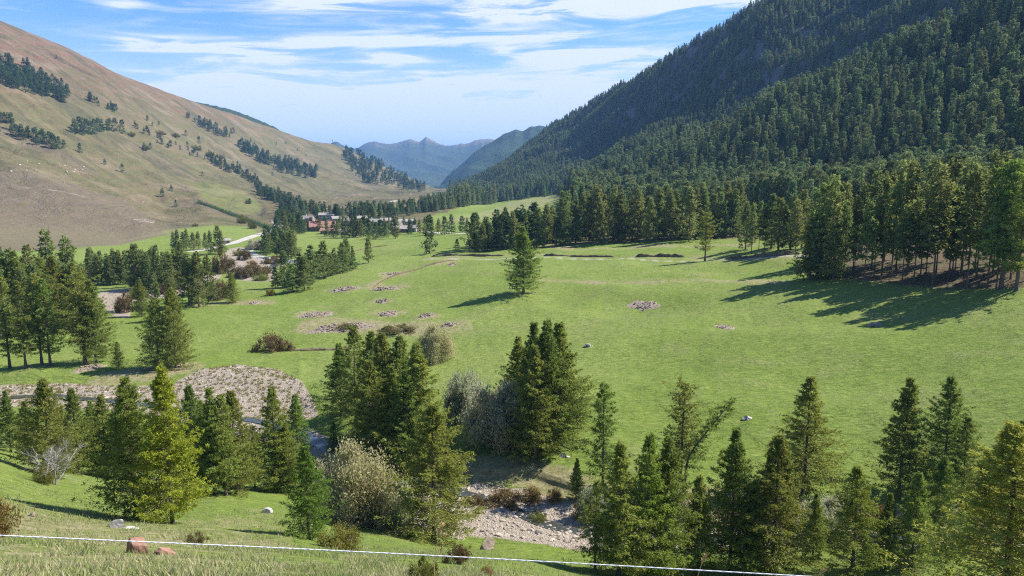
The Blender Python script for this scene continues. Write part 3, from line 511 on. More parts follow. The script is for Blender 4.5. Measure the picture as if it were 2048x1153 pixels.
# ---------------------------------------------------------------- the trees one by one (foot x, foot y, top y)
GN = 'larches along the near river bank'
for a in [
 ('hi',22,905,780,'small dull green larch at the left edge behind the grassy slope'),
 ('wide',104,955,754,'broad bushy light green larch behind the bleached dead shrub',.95),
 ('hi',158,948,774,'narrow olive larch between the broad bushy one and the big dark one'),
 ('hi',215,955,787,'slim dark larch top poking up left of the big dark larch'),
 ('wide',272,1038,752,'big dark green larch with long low boughs beside the yellow larch',.92),
 ('yel',345,1048,730,'tall yellow green larch glowing on the grassy slope',.85),
 ('hi',390,985,769,'green larch just right of the yellow larch'),
 ('hi',430,990,776,'bare trunked larch in the shady row behind the slope, left one'),
 ('sparse',452,992,790,'thin larch in the middle of the shady row behind the slope'),
 ('hi',474,989,779,'larch with pale green top at the right of the shady row'),
 ('fresh',553,982,772,'pointed bright green larch beside the end of the gravel bar'),
 ('fresh',597,940,787,'slightly shorter bright larch paired with the pointed one by the gravel'),
 ('fresh',618,1080,890,'fresh green young larch standing alone on the near grass before the pale willows',1.15),
 ('fresh',668,912,844,'little bright larch sapling above the pale round willow, left one'),
 ('fresh',716,915,868,'little bright larch sapling above the pale round willow, right one'),
 ('hi',683,832,686,'wide larch at the left of the central clump',1.2),
 ('sparse',712,845,653,'dark larch at the back left of the central clump'),
 ('hi',747,860,662,'dark larch second from the left in the central clump'),
 ('hi',768,880,664,'tall larch with visible trunk in the middle of the central clump',1.1),
 ('hi',803,885,672,'narrow larch behind the tall ones of the central clump'),
 ('hi',838,935,684,'tall dense larch at the right of the central clump',1.1),
 ('hi',815,950,740,'dark larch at the shady front of the central clump'),
 ('hi',745,940,720,'dark larch in the shady front left of the central clump'),
 ('fresh',790,925,745,'light green larch filling the front of the central clump'),
 ('hi',868,1085,808,'drooping green larch nearest of the central clump right of the pale willows',1.2),
 ('hi',1034,860,672,'narrow dark larch at the left of the pair of clumps by the meadow'),
 ('hi',1068,885,646,'dark larch behind the front one of the meadow clump'),
 ('hi',1092,905,640,'larch with a yellowing top in the meadow clump'),
 ('hi',1120,890,644,'tall larch at the right side of the meadow clump',1.15),
 ('hi',1070,921,690,'bright green larch with bare foot at the front of the meadow clump'),
 ('sparse',1205,985,765,'ragged narrow larch leaning over the stream bank'),
 ('hi',1152,1000,917,'small dark larch at the foot of the ragged narrow larch'),
 ('flat',1360,962,768,'old broad topped larch with open crown before the meadow'),
 ('crook',1368,985,795,'crooked old larch leaning far to the right'),
 ('hi',1237,1152,884,'dark larch at the left of the near three on the river bank'),
 ('fresh',1292,1153,866,'green larch in the middle of the near three on the river bank'),
 ('hi',1330,1152,872,'larch with bright right side in the near three on the river bank'),
 ('hi',1459,1143,857,'dark pointed larch right of the near three'),
 ('hi',1543,1147,867,'light green feathery larch right of the dark pointed one',1.15),
 ('hi',1607,985,753,'tall double trunked larch standing against the meadow',1.1),
 ('fresh',1704,1147,931,'shorter conical larch between the double trunked and the right ones',1.15),
 ('hi',1797,992,753,'tall larch first of two against the right meadow',1.05),
 ('hi',1884,985,751,'tall larch second of two against the right meadow',.95),
 ('sparse',1922,1010,832,'thin pale larch right of the tall two'),
 ('wide',1872,1112,908,'dense dark larch below the tall two',.85),
 ('hi',1822,1135,940,'light tipped larch left of the dense dark one'),
 ('hi',2032,1010,838,'dark larch at the right edge behind the golden one'),
 ('hi',60,925,800,'small larch squeezed between the left edge one and the broad bushy one'),
 ('hi',130,930,815,'dark larch behind the dead shrub and the broad bushy one'),
 ('hi',188,935,800,'slim green larch in the gap left of the big dark larch'),
 ('hi',248,960,800,'dark larch hidden behind the big dark larch'),
 ('hi',410,960,800,'shaded larch behind the row of bare trunked ones'),
 ('sparse',510,975,850,'low thin larch in the shade between the row and the pointed bright one'),
 ('hi',575,985,845,'small shaded larch under the pointed bright one'),
 ('hi',1395,1152,950,'small dark larch between the near three and the dark pointed one'),
 ('hi',1500,1148,960,'small larch in shade between the dark pointed and the feathery one'),
 ('hi',1625,1120,985,'young shaded larch right of the feathery one'),
 ('hi',1770,1140,985,'shaded larch left of the light tipped one'),
 ('hi',1960,1090,900,'dark larch in shade behind the golden one'),
 ('sparse',1190,1140,960,'thin dark larch at the left foot of the near three'),
 # left middle
 ('sparse',20,737,552,'bare stemmed larch at the far left edge by the river'),
 ('sparse',52,737,560,'second bare stemmed larch from the left edge by the river'),
 ('sparse',84,730,545,'dark larch with bare stem in the left river stand'),
 ('sparse',101,732,556,'thin stemmed larch behind the dark one in the left river stand'),
 ('flat',171,729,545,'large spreading larch on a bare trunk at the right of the left stand'),
 ('hi',192,726,558,'slimmer larch just right of the large spreading one'),
 ('hi',238,737,683,'small young larch on the grass right of the left stand'),
 ('hi',212,712,690,'tiny larch sapling beside the young one'),
 ('wide',318,738,594,'dense dark larch with skirts to the ground by the river, left of two',.9),
 ('wide',352,736,574,'dense dark larch with skirts to the ground by the river, right of two',.85),
 ('mid',344,640,555,'dark larch showing behind the dense pair'),
 ('wide',284,634,555,'round dark larch beside the grey river gravel',.9),
 ('mid',312,612,548,'narrow larch behind the round dark one at the gravel'),
 ('mid',378,612,505,'tall larch at the left of the clump by the far gravel'),
 ('mid',398,614,500,'larch with bare foot in the clump by the far gravel'),
 ('mid',418,605,508,'larch at the right of the clump by the far gravel'),
 ('mid',388,590,515,'dark larch behind the clump by the far gravel'),
 ('wide',466,606,546,'broad lone larch at the meadow edge by the dry river bed'),
 ('mid',30,640,497,'tall ragged larch top at the left edge above the others'),
 ('mid',104,645,460,'highest larch top of the left wood'),
 ('mid',146,640,470,'second highest larch top of the left wood'),
 ('mid',70,650,520,'larch in the left wood between the tall tops'),('mid',125,655,520,'larch in the left wood below the highest top'),('mid',8,660,560,'larch at the very left in the left wood'),
 ('mid',551,577,534,'small larch left of the meadow edge group',1.35),
 ('mid',586,585,528,'dense larch at the left of the meadow edge group',1.5),
 ('mid',609,581,509,'tall dense larch in the meadow edge group',1.5),
 ('mid',633,556,502,'slim larch in the meadow edge group',1.2),
 ('mid',661,552,505,'larch third from right in the meadow edge group',1.4),
 ('mid',686,546,485,'tallest larch at the right of the meadow edge group',1.4),
 ('mid',706,540,492,'larch at the far right of the meadow edge group'),
 ('mid',737,526,472,'lone larch below the village with drooping boughs'),
 ('mid',722,475,438,'larch at the village edge above the lone drooping one'),
 ('dark',859,507,430,'dark broad spruce like tree alone before the village meadow',.8),
 ('dark',914,505,477,'small round pine on the meadow'),
 ('dark',951,503,466,'small pine at the left corner of the forest edge'),
 ('hi',1047,588,453,'large isolated larch alone in the middle of the meadow',1.3),
 ('flat',1410,522,425,'isolated broad larch by the track before the forest edge',1.0),
 ('hi',1121,492,440,'bushy larch standing before the forest edge left of the lone one',1.0)]:
    kind, x, yb, yt, lab = a[:5]; tree(kind, x, yb, yt, lab, None, w=(a[5] if len(a) > 5 else 1.0))
p = hit(2010, 1040); # golden larch stands on the near slope, its foot below the frame
gx, gy = 24.5, 34.0; gp = Vector((gx, gy, ground_z(gx, gy)))
tree('gold', 1980, 1200, 850, 'golden green larch close by at the lower right corner', pos=gp, H=(float(pix_dir(1985, 838)[1])*math.hypot(gx, gy)-gp.z), w=1.55)
gx, gy = 17.5, 27.5; gp = Vector((gx, gy, ground_z(gx, gy))); tree('gold', 1850, 1200, 1100, 'small golden larch whose tip rises at the lower right', pos=gp, H=-.478*math.hypot(gx, gy)-gp.z, pi=0)
# rows and groups: (kinds, list of x, foot y function, height in metres, label stem, group)
def rowg(kinds, xs, yb, Hm, stem, group, jx=3, jy=2, jh=.15, w=1.0, cat='larch tree', name='larch'):
    L = []
    for i, x in enumerate(xs):
        yy = (yb(x) if callable(yb) else yb) + random.uniform(-jy, jy); x = x+random.uniform(-jx, jx); p = hit(x, yy)
        L.append(tree(random.choice(kinds), x, yy, 0, '', group, pos=p, H=Hm*random.uniform(1-jh, 1+jh), w=w*random.uniform(.85, 1.15), cat=cat, name=name))
    L.sort(key=lambda e: e['_px']); n = len(L)
    ordn = lambda q: ('first second third fourth fifth sixth seventh eighth ninth tenth eleventh twelfth'.split()+['%dth' % z for z in range(13, 400)])[q]
    for i, e in enumerate(L): 
        t_ = 'tallest ' if e.scale.z == max(q.scale.z for q in L) else ''
        e['label'] = stem % (t_ and 'tallest') if False else '%s, %s from the left' % (stem, ordn(i))
    return L
ar = np.arange
rowg(['mid'], [182,193,205,216,228,238,250,188,212,235], lambda x: 566, 15, 'dark larch in the dense river clump left of the gravel', 'larches in the dense river clump', 4, 4)
rowg(['mid'], list(ar(262, 372, 8.2)), lambda x: 578, 17, 'larch in the long river row behind the gravel', 'larches in the long river row', 4, 7)
rowg(['mid','hi'], [5,22,40,58,78,96,118,138,156], lambda x: 655+(x % 3)*9, 19, 'larch in the dense wood at the left edge behind the river', 'larches of the dense left wood', 5, 8, .2)
rowg(['mid'], [10,35,62,90,120,150,172], lambda x: 612, 18, 'larch at the back of the left wood below the mountain foot', 'larches at the back of the left wood', 5, 8, .2)
rowg(['mid'], [572,596,620,648,672,696], lambda x: 577-(x-572)*.28, 14, 'larch filling the meadow edge group from behind', 'larches behind the meadow edge group', 4, 3, .2, w=1.2)
rowg(['mid'], [535,552,566,580,592], lambda x: 512, 15, 'larch in front of the clump between road and green field', 'larches in front of the road clump', 3, 4, .2, w=1.1)
rowg(['mid'], [348,356,365,373,386,397,410], 500, 12, 'larch beside the valley road below the hill', 'larches beside the valley road', 2, 2)
rowg(['mid'], [421,437,444], 508, 16, 'larch close to the bend of the pale road', 'larches at the road bend', 1, 2)
rowg(['mid','dark'], [532,540,549,556,563,570,578,585,560,545], lambda x: 500+(x-530)*.25, 15, 'larch in the clump between road and green field', 'larches between road and field', 3, 7)
rowg(['mid','dark'], [550,558,567,575,583,590,598], 468, 17, 'larch rising behind the clump between road and field', 'larches at the village entrance', 2, 3)
rowg(['dark','mid'], [655,666,676,688,697,706,716,728,740,752,763,775,784,713,735,757,790], lambda x: 472+(x % 7), 14, 'pine among the village houses', 'pines among the village houses', 3, 4, cat='pine tree', name='pine_tree')
rowg(['dark','mid'], [597,606,613,625,636,641,682,694,705,715,727,738,747,758,768,781,795,806,818,830,842], lambda x: 463+(x % 5)*1.5, 12, 'pine behind the lower houses of the village', 'pines behind the lower houses', 3, 3, cat='pine tree', name='pine_tree')
rowg(['mid','dark'], [850,862,880,893,905,920,935], 468, 13, 'larch right of the village', 'larches right of the village', 4, 3)
rowg(['mid','dark'], list(ar(945, 1100, 9)), lambda x: 500-(x-945)*.06, 17, 'tall larch in the left part of the forest edge', 'larches of the forest edge, left part', 5, 5, .28)
rowg(['mid','dark'], list(ar(955, 1120, 12)), lambda x: 491, 17, 'larch in the second row of the left forest edge', 'larches behind the left forest edge', 6, 4, .25)
rowg(['mid'], list(ar(1108, 1390, 12.5)), lambda x: 487-(x-1100)*.03, 22, 'larch in the middle part of the forest edge', 'larches of the forest edge, middle part', 8, 6, .28)
rowg(['mid'], list(ar(1120, 1480, 14)), lambda x: 474, 23, 'larch in the second row of the middle forest edge', 'larches behind the middle forest edge', 7, 5, .25)
rowg(['mid'], [1425,1437,1448,1460,1470,1482], 470, 22, 'larch in the forest edge right of the lone larch', 'larches of the forest edge near the lone larch', 3, 4, w=1.2)
rowg(['tall','mid'], [1490,1502,1516,1530,1540,1556,1568,1580,1592,1603], lambda x: 496+4*((x//3) % 3), 19, 'slim larch in the loose group at the right track end', 'slim larches at the right track end', 2, 4, w=1.05)
rs = rowg(['tall'], list(ar(1640, 2050, 21)), lambda x: 556+(x-1640)*.035, 23.5, 'tall bare trunked larch in the right stand front', 'tall larches of the right stand, front', 6, 14, .22, w=1.0)
rowg(['tall'], list(ar(1630, 2080, 27)), lambda x: 540+(x-1640)*.02, 24.5, 'tall larch deeper inside the right stand', 'tall larches of the right stand, middle', 6, 10, .2, w=1.0)
rowg(['tall'], list(ar(1640, 2080, 42)), lambda x: 520+(x-1640)*.01, 26, 'tall larch at the back of the right stand', 'tall larches of the right stand, back', 6, 6, .12, w=1.15)
rowg(['mid'], [1618,1634,1650,1668], lambda x: 556+(x-1618)*.1, 18, 'skirted larch at the left corner of the right stand', 'skirted larches of the right stand corner', 2, 3, w=1.3)
tree('sparse', 2002, 577, 318, 'dark larch with bare lower trunk at the front right of the right stand', w=1.1)
tree('sparse', 2032, 582, 345, 'ragged larch at the right edge of the right stand')
# the left mountain's loose trees
for x, y, hh in [(128,297,12),(160,307,14),(210,330,9),(245,345,12),(295,243,13),(305,253,8),(318,251,9),(288,299,11),(301,299,11),(372,273,14),(398,288,18),(325,394,12),(343,383,9),(380,313,8),(352,414,9),(405,353,8),(500,408,8),(113,118,8),(85,155,8),
                 (245,268,24),(545,352,10),(548,341,9),(572,288,9),(553,290,8),(595,302,8),(612,313,7),(706,343,9),(712,352,9),(650,452,10)]:
    tree('fdark', x, y, 0, '', 'lone pines on the brown mountainside', pos=hit(x, y), H=hh, w=1.05, cat='pine tree', name='pine_tree')
lone = sorted([e for e in TREES if e.get('group') == 'lone pines on the brown mountainside'], key=lambda e: e['_px'])
for i, e in enumerate(lone): e['label'] = 'lone dark pine on the brown mountainside, %s from the left' % ('first second third fourth fifth sixth seventh eighth ninth tenth eleventh twelfth'.split()+['%dth' % z for z in range(13, 60)])[i]
rowg(['fdark'], [150,158,166,174,182,190], lambda x: 266+(x-150)*.1, 24, 'pine in the round clump high on the left mountainside', 'pines of the round mountainside clump', 2, 3, .12, cat='pine tree', name='pine_tree')
rowg(['fdark'], [198,206,214,222,229], 262, 20, 'pine in the smaller clump right of the round one', 'pines of the smaller mountainside clump', 2, 2, .12, cat='pine tree', name='pine_tree')
rowg(['fdark'], [2,9,16,24], 246, 14, 'pine at the left frame edge on the mountainside', 'pines at the left edge of the mountainside', 1, 1, .12, cat='pine tree', name='pine_tree')
rowg(['fdark'], list(ar(22, 118, 5.5)), lambda x: 268+(x-22)*.33, 17, 'pine in the slanting dark band low on the left mountainside', 'pines of the slanting dark band', 3, 7, .2, cat='pine tree', name='pine_tree')
for e in TREES: del e['_px']
# ---------------------------------------------------------------- forest: thousands of trees as one mass, points carrying scale and kind
pts = []
def scatter_pix(poly, n, h0, h1, kinds):
    P = np.array(poly, float); x0, y0 = P.min(0); x1, y1 = P.max(0); c = 0
    while c < n:
        x, y = random.uniform(x0, x1), random.uniform(y0, y1)
        if not inpoly(np.array([x]), np.array([y]), poly)[0]: continue
        p = hit(x, y); c += 1; pts.append((p.x, p.y, p.z-.2, random.uniform(h0, h1)/16, random.choice(kinds)))
FK, DK = [0,1,2,3,4], [5,6,7]
scatter_pix([(-20,120),(0,118),(60,140),(110,165),(150,200),(130,208),(60,188),(20,176),(-20,172)], 150, 13, 22, DK)
scatter_pix([(168,192),(240,222),(236,230),(170,202)], 22, 9, 14, DK)
scatter_pix([(250,243),(290,262),(340,288),(400,298),(470,330),(520,362),(515,372),(455,345),(400,318),(335,300),(285,268)], 70, 6, 13, DK)
scatter_pix([(420,318),(470,340),(520,362),(515,372),(455,345),(415,325)], 40, 9, 15, DK)
scatter_pix([(366,228),(400,242),(470,268),(468,278),(430,272),(380,245)], 50, 10, 18, DK)
scatter_pix([(488,278),(515,292),(516,300),(490,290)], 10, 8, 12, DK)
scatter_pix([(470,282),(520,308),(560,322),(600,330),(634,340),(632,358),(600,358),(560,345),(520,325),(475,300)], 150, 14, 24, DK)
scatter_pix([(508,372),(560,392),(600,412),(650,428),(650,440),(600,430),(560,412),(512,388)], 110, 11, 17, FK+DK)
scatter_pix([(684,300),(700,300),(760,325),(800,350),(850,378),(850,384),(820,384),(790,374),(730,366),(705,345),(690,320)], 230, 16, 26, DK)
scatter_pix([(560,415),(580,430),(600,445),(590,452),(560,440)], 25, 10, 14, DK)
scatter_pix([(650,432),(750,424),(860,414),(870,420),(830,432),(760,442),(660,442)], 120, 11, 16, FK+DK)
scatter_pix([(860,405),(900,400),(1000,404),(1140,386),(1140,390),(1060,398),(960,410),(890,420),(840,428),(840,415)], 300, 12, 18, FK)
# right mountain: trees every few metres, sampled over the land itself
ok = (AZ > -.06) & (AZ < .95)
def sample_world(n, tmin, tmax, azlo, azhi):
    """area-true sampling between feature lines tmin..tmax"""
    rr = np.where((TTF >= tmin) & (TTF <= tmax))[0]; cc = np.where((AZ >= azlo) & (AZ <= azhi))[0]
    r0, r1, c0, c1 = rr[0], rr[-1], cc[0], cc[-1]
    ar_ = (GR[r0+1:r1+1, c0:c1]-GR[r0:r1, c0:c1])*GR[r0:r1, c0:c1]*(AZ[c0+1:c1+1]-AZ[c0:c1])[None]
    sel = woodf[r0:r1, c0:c1]; ar_ = np.maximum(ar_, 0)*sel; pr = (ar_/ar_.sum()).ravel()
    k_ = RNG.choice(len(pr), n, p=pr); i, j = k_//(c1-c0)+r0, k_ % (c1-c0)+c0; f, h = RNG.random(n), RNG.random(n)
    r = GR[i, j]*(1-f)+GR[i+1, j]*f; a = AZ[j]*(1-h)+AZ[j+1]*h
    z = (GZ[i, j]*(1-f)+GZ[i+1, j]*f)*(1-h)+(GZ[i, j+1]*(1-f)+GZ[i+1, j+1]*f)*h
    steep = np.hypot(np.gradient(GZ, axis=0)[i, j]/(np.gradient(GR, axis=0)[i, j]), 0)
    return np.column_stack([r*np.sin(a), r*np.cos(a), z]), ar_.sum(), steep
def add_forest(n, t0, t1, a0, a1, h0, h1):
    P, area, steep = sample_world(n, t0, t1, a0, a1); print('forest', t0, t1, 'area %.0f  per tree %.1f m2' % (area, area/n))
    nz = fbm(P[:, 0]/70, P[:, 1]/70, 3, 51); keep = (nz > -.55)
    hh = RNG.uniform(h0, h1, n)*(1+.25*fbm(P[:, 0]/40, P[:, 1]/40, 2, 52))
    for p, h, q in zip(P, hh, keep):
        if q: pts.append((p[0], p[1], p[2]-.3, h/16, int(RNG.integers(0, 5))))
add_forest(1600, 12.75, 14, -.09, .70, 20, 28)
add_forest(3900, 14, 16, -.09, .72, 19, 29)
add_forest(2800, 16, 17, -.09, .70, 15, 22)
add_forest(27000, 16.5, 19.3, -.092, .62, 14, 23)
pts = np.array(pts)
fm = bpy.data.meshes.new('forest'); fm.vertices.add(len(pts)); fm.vertices.foreach_set('co', pts[:, :3].astype(np.float32).ravel())
fattr(fm, 'tsc', pts[:, 3]); fattr(fm, 'trot', RNG.uniform(0, 6.28, len(pts)))
at = fm.attributes.new('tk', 'INT', 'POINT'); at.data.foreach_set('value', pts[:, 4].astype(np.int32))
forest = tag(obj('forest', fm), kind='stuff')
forest['label'] = 'dense larch forest covering the right mountainside and dark clumps on the left one'
# instances use the meshes of the trees themselves
ng = bpy.data.node_groups.new('forest', 'GeometryNodeTree'); ng.interface.new_socket('Geometry', in_out='INPUT', socket_type='NodeSocketGeometry'); ng.interface.new_socket('Geometry', in_out='OUTPUT', socket_type='NodeSocketGeometry')
gi = ng.nodes.new('NodeGroupInput'); go = ng.nodes.new('NodeGroupOutput'); gl = ng.links
def named(n, t):
    q = ng.nodes.new('GeometryNodeInputNamedAttribute'); q.data_type = t; q.inputs[0].default_value = n; return q.outputs[0]
cur = None; tk = named('tk', 'INT')
iop = ng.nodes.new('GeometryNodeJoinGeometry')
FARO = []
def crown_of(mesh):
    for e in TREES:
        for c in e.children:
            if c.data == mesh: return c
    return None
for idx, (T, Cw) in enumerate(PR['far'] + PR['fdark']):
    # each kind: select its points, put its crown and trunk on them
    cmp_ = ng.nodes.new('FunctionNodeCompare'); cmp_.data_type = 'INT'; cmp_.operation = 'EQUAL'; gl.new(tk, cmp_.inputs[2]); cmp_.inputs[3].default_value = idx
    for me_ in (Cw, T):
        src = crown_of(me_)
        if src is None:
            e = tree('far' if idx < 5 else 'fdark', 1150+idx*30, 470, 0, '', None, pi=idx if idx < 5 else idx-5, pos=hit(1150+idx*37, 462), H=20)
            del e['_px']; e['label'] = 'larch deep behind the middle forest edge, %s from the left' % ('first second third fourth fifth sixth seventh eighth ninth'.split()[idx]); e['group'] = 'larches deep behind the middle forest edge'; src = crown_of(me_)
        oi = ng.nodes.new('GeometryNodeObjectInfo'); oi.transform_space = 'ORIGINAL'; oi.inputs[0].default_value = src; oi.inputs[1].default_value = True
        ip = ng.nodes.new('GeometryNodeInstanceOnPoints'); gl.new(gi.outputs[0], ip.inputs[0]); gl.new(cmp_.outputs[0], ip.inputs[1]); gl.new(oi.outputs[4] if len(oi.outputs) > 4 else oi.outputs[-1], ip.inputs[2])
        cx = ng.nodes.new('ShaderNodeCombineXYZ'); gl.new(named('trot', 'FLOAT'), cx.inputs[2]); gl.new(cx.outputs[0], ip.inputs['Rotation']); gl.new(named('tsc', 'FLOAT'), ip.inputs['Scale']); gl.new(ip.outputs[0], iop.inputs[0])
gl.new(iop.outputs[0], go.inputs[0])
md = forest.modifiers.new('forest', 'NODES'); md.node_group = ng
print('forest points', len(pts), 'individual trees', len(TREES))
# ---------------------------------------------------------------- far mountains, each a ridge with its own distance and depth
def far_mtn(name, sky, dist, depth, mat, seed, amp=.04, base=-110, ridge=.5, step=3, label=None):
    """sky: photo points of the crest, dist: metres (function of photo x)"""
    xs = np.arange(sky[0][0], sky[-1][0]+.1, step); ys = np.interp(xs, [p[0] for p in sky], [p[1] for p in sky])
    ys = ys + fbm(xs/9.0, xs*0, 4, seed)*2.2
    a, s = pix_dir(xs, ys); D = np.interp(xs, [p[0] for p in sky], [dist(p[0]) for p in sky]); zt = s*D
    ys2 = np.convolve(np.pad(ys, 12, 'edge'), np.ones(25)/25, 'valid'); zs = pix_dir(xs, ys2)[1]*D; rows = 70; V = []
    for i in range(rows+1):
        t = i/rows; r = D - depth*(1-t) if t <= 1 else D
        prof = t**1.25
        X = r*np.sin(a); Y = r*np.cos(a); h = zt-base
        nz = ridged((X*.75+Y*.66)/(depth*.22)+7, (Y*.75-X*.66)/(depth*.5), 4, seed)*amp*h.max()*math.sin(math.pi*min(t*1.0, 1))*1.2 + fbm(X/(depth*.08), Y/(depth*.08), 4, seed+5)*amp*.35*h.max()*math.sin(math.pi*t)
        V.append(np.column_stack([X, Y, base + (zs-base)*prof + (zt-zs)*t**5 + nz]))
    for q, f in ((1.06, .75), (1.2, .3), (1.4, 0)): V.append(np.column_stack([D*q*np.sin(a), D*q*np.cos(a), base+(zt-base)*f]))
    n = len(xs); R_ = len(V); V = np.concatenate(V); i, j = np.meshgrid(np.arange(R_-1), np.arange(n-1), indexing='ij'); b = (i*n+j).ravel()
    me = mesh_np(name, V, [np.stack([b, b+1, b+n+1, b+n], -1)], True, [mat]); return tag(obj(name, me), kind='structure')
def mtn_mat(name, wood, rock, grass, zsplit, scale=.004):
    m, k = newmat(name); g = k.new('ShaderNodeNewGeometry'); P = g.outputs['Position']; sp = k.new('ShaderNodeSeparateXYZ'); k.put(sp.inputs[0], P)
    n1 = k.noise(P, scale, 6, .7, .5); n2 = k.noise(P, scale*7, 5, .7); n3 = k.noise(P, scale*30, 3, .7)
    z = k.m('ADD', sp.outputs[2], k.m('MULTIPLY', k.m('SUBTRACT', n1, .5), 420.0))
    hi = k.mix(k.ramp(n2, .45, .6), grass, rock); col = k.mix(k.ramp(z, zsplit-60, zsplit+90), wood, hi); col = k.mix(k.ramp(n3, .45, .7, 0, .5), col, tuple(c*.55 for c in wood))
    col = k.mix(k.ramp(n2, .66, .72, 0, .6), col, (.33, .31, .28))
    h = k.m('ADD', k.m('MULTIPLY', n2, 1.0), k.m('MULTIPLY', n3, .35)); finish(k, bsdf(k, col, .95, .05, bump(k, h, .9, .03/scale*2))); return m
mA = mtn_mat('far_rock', (.055, .075, .035), (.20, .165, .13), (.19, .15, .085), 330, .0025); mB = mtn_mat('far_wood', (.045, .07, .03), (.13, .12, .09), (.12, .13, .06), 900, .004)
far_mtn('far_mountain', [(600,345),(640,318),(690,300),(715,297),(728,288),(748,282),(775,289),(800,284),(820,279),(838,284),(852,274),(862,279),(878,288),(900,292),(920,287),(935,289),(952,280),(975,278),(1000,283),(1040,300),(1100,330),(1160,370)], lambda x: 8600, 2900, mA, 3, .10)
far_mtn('distant_mountain', [(560,330),(600,305),(640,296),(655,289),(672,284),(690,291),(710,303),(760,350)], lambda x: 6800, 1500, mA, 9, .05)
far_mtn('side_mountain', [(860,392),(880,372),(895,352),(930,322),(955,300),(985,283),(1010,268),(1030,260),(1045,262),(1060,254),(1080,252),(1100,256),(1140,270),(1200,300),(1280,370)], lambda x: 4700, 1500, mB, 17, .08)
far_mtn('wooded_ridge', [(350,222),(385,203),(402,206),(440,214),(480,226),(520,241),(545,252),(570,266),(600,282),(650,320)], lambda x: 3500, 500, mB, 23, .03)
# ---------------------------------------------------------------- shrubs and willows
BU = dict(
 grey=[bush(201+i, 3.4, 5.0, 26000, .24, 'willow_grey', 9, 60) for i in range(2)],
 olive=[bush(211, 4.2, 5.4, 32000, .22, 'willow_olive', 10, 80)],
 brown=[bush(221+i, 2.0, 1.5, 5200, .14, 'shrub_brown', 9, 34, .02) for i in range(2)],
 rust=[bush(231, 1.6, 1.5, 5200, .12, 'shrub_rust', 9, 30, .02)],
 green=[bush(241+i, 2.2, 1.8, 7600, .13, 'shrub_green', 9, 36, .02) for i in range(2)],
)
def shrub(kind, x, yb, wpx, hpx, label, name='shrub', cat='shrub', pi=0, group=None, rmin=0, depth=1.0):
    p = hit(x, yb, rmin); d = p.y*CP_ - p.z*SP_; Wm = wpx/F_PX*d; Hm = hpx/F_PX*d
    base = {'grey': (6.8, 5.0), 'olive': (8.4, 5.4), 'brown': (4.0, 1.5), 'rust': (3.2, 1.5), 'green': (4.4, 1.8)}[kind]
    T, Lv = BU[kind][pi % len(BU[kind])]
    e = empty(name, (p.x, p.y, p.z-.05), random.uniform(-.4, .4), (Wm/base[0], Wm/base[0]*depth, Hm/base[1])); obj('stem', T, e); obj('leaves', Lv, e); return tag(e, label, cat, group)
shrub('grey', 1000, 892, 120, 152, 'large silver grey willow between the two larch clumps', 'willow', 'willow')
shrub('grey', 925, 845, 75, 112, 'smaller grey willow at the right of the central larch clump', 'willow', 'willow', 1)
shrub('olive', 874, 722, 76, 72, 'grey green willow behind the top of the central larch clump', 'willow', 'willow')
shrub('olive', 722, 1050, 175, 165, 'big round pale yellow willow before the central larches', 'willow', 'willow')
shrub('grey', 790, 1062, 95, 118, 'grey willow with visible stems at the right of the yellow one', 'willow', 'willow')
shrub('grey', 578, 968, 44, 66, 'small grey willow behind the fresh young larch', 'willow', 'willow', 1)
shrub('grey', 652, 960, 60, 60, 'pale grey willow top left behind the round yellow one', 'willow', 'willow', 1)
shrub('grey', 1655, 1075, 90, 95, 'grey willow in shade between the right larches', 'willow', 'willow')
shrub('grey', 1180, 1040, 50, 75, 'grey twiggy willow on the stream bank by the near three larches', 'willow', 'willow', 1)
shrub('green', 680, 1100, 100, 52, 'low yellow green shrub at the foot of the pale willow')
shrub('green', 845, 1165, 70, 62, 'green and orange shrub at the lower edge below the rope', pi=1)
shrub('brown', 915, 1128, 60, 42, 'low reddish brown shrub at the slope foot right of the drooping larch')
shrub('rust', -6, 1075, 90, 95, 'rusty orange bush at the left edge of the slope')
shrub('brown', 392, 1087, 48, 24, 'small brown shrub on the slope right of the yellow larch', pi=1)
shrub('green', 86, 968, 42, 46, 'yellowish shrub beside the bleached dead shrub', pi=1)
shrub('rust', 975, 1158, 40, 26, 'small orange tuft at the lower edge')
shrub('brown', 540, 702, 68, 36, 'brown rounded bush on the meadow above the gravel bar')
shrub('brown', 572, 702, 40, 20, 'dark low bush right of the brown rounded one', pi=1)
shrub('brown', 440, 548, 48, 44, 'yellow brown willow bush by the far river', pi=1)
shrub('brown', 505, 552, 60, 26, 'straw coloured brush on the gravel by the far river')
shrub('brown', 490, 520, 30, 22, 'small grey brown bush at the far river bend')
shrub('brown', 545, 528, 46, 16, 'low rust brown hedge beside the parked cars', pi=1)
shrub('green', 541, 592, 20, 16, 'small round green bush left of the meadow edge larches')
shrub('grey', 512, 499, 36, 24, 'grey rounded willow beside the pale road', 'willow', 'willow')
shrub('brown', 690, 660, 44, 14, 'brown bush on top of the largest stone pile')
shrub('brown', 800, 664, 90, 13, 'long low brown shrub strip right of the largest stone pile', pi=1)
shrub('brown', 248, 625, 46, 40, 'brown willow scrub on the gravel by the left river', pi=1)
shrub('brown', 440, 600, 50, 40, 'grey brown brush under the larch clump at the far gravel')
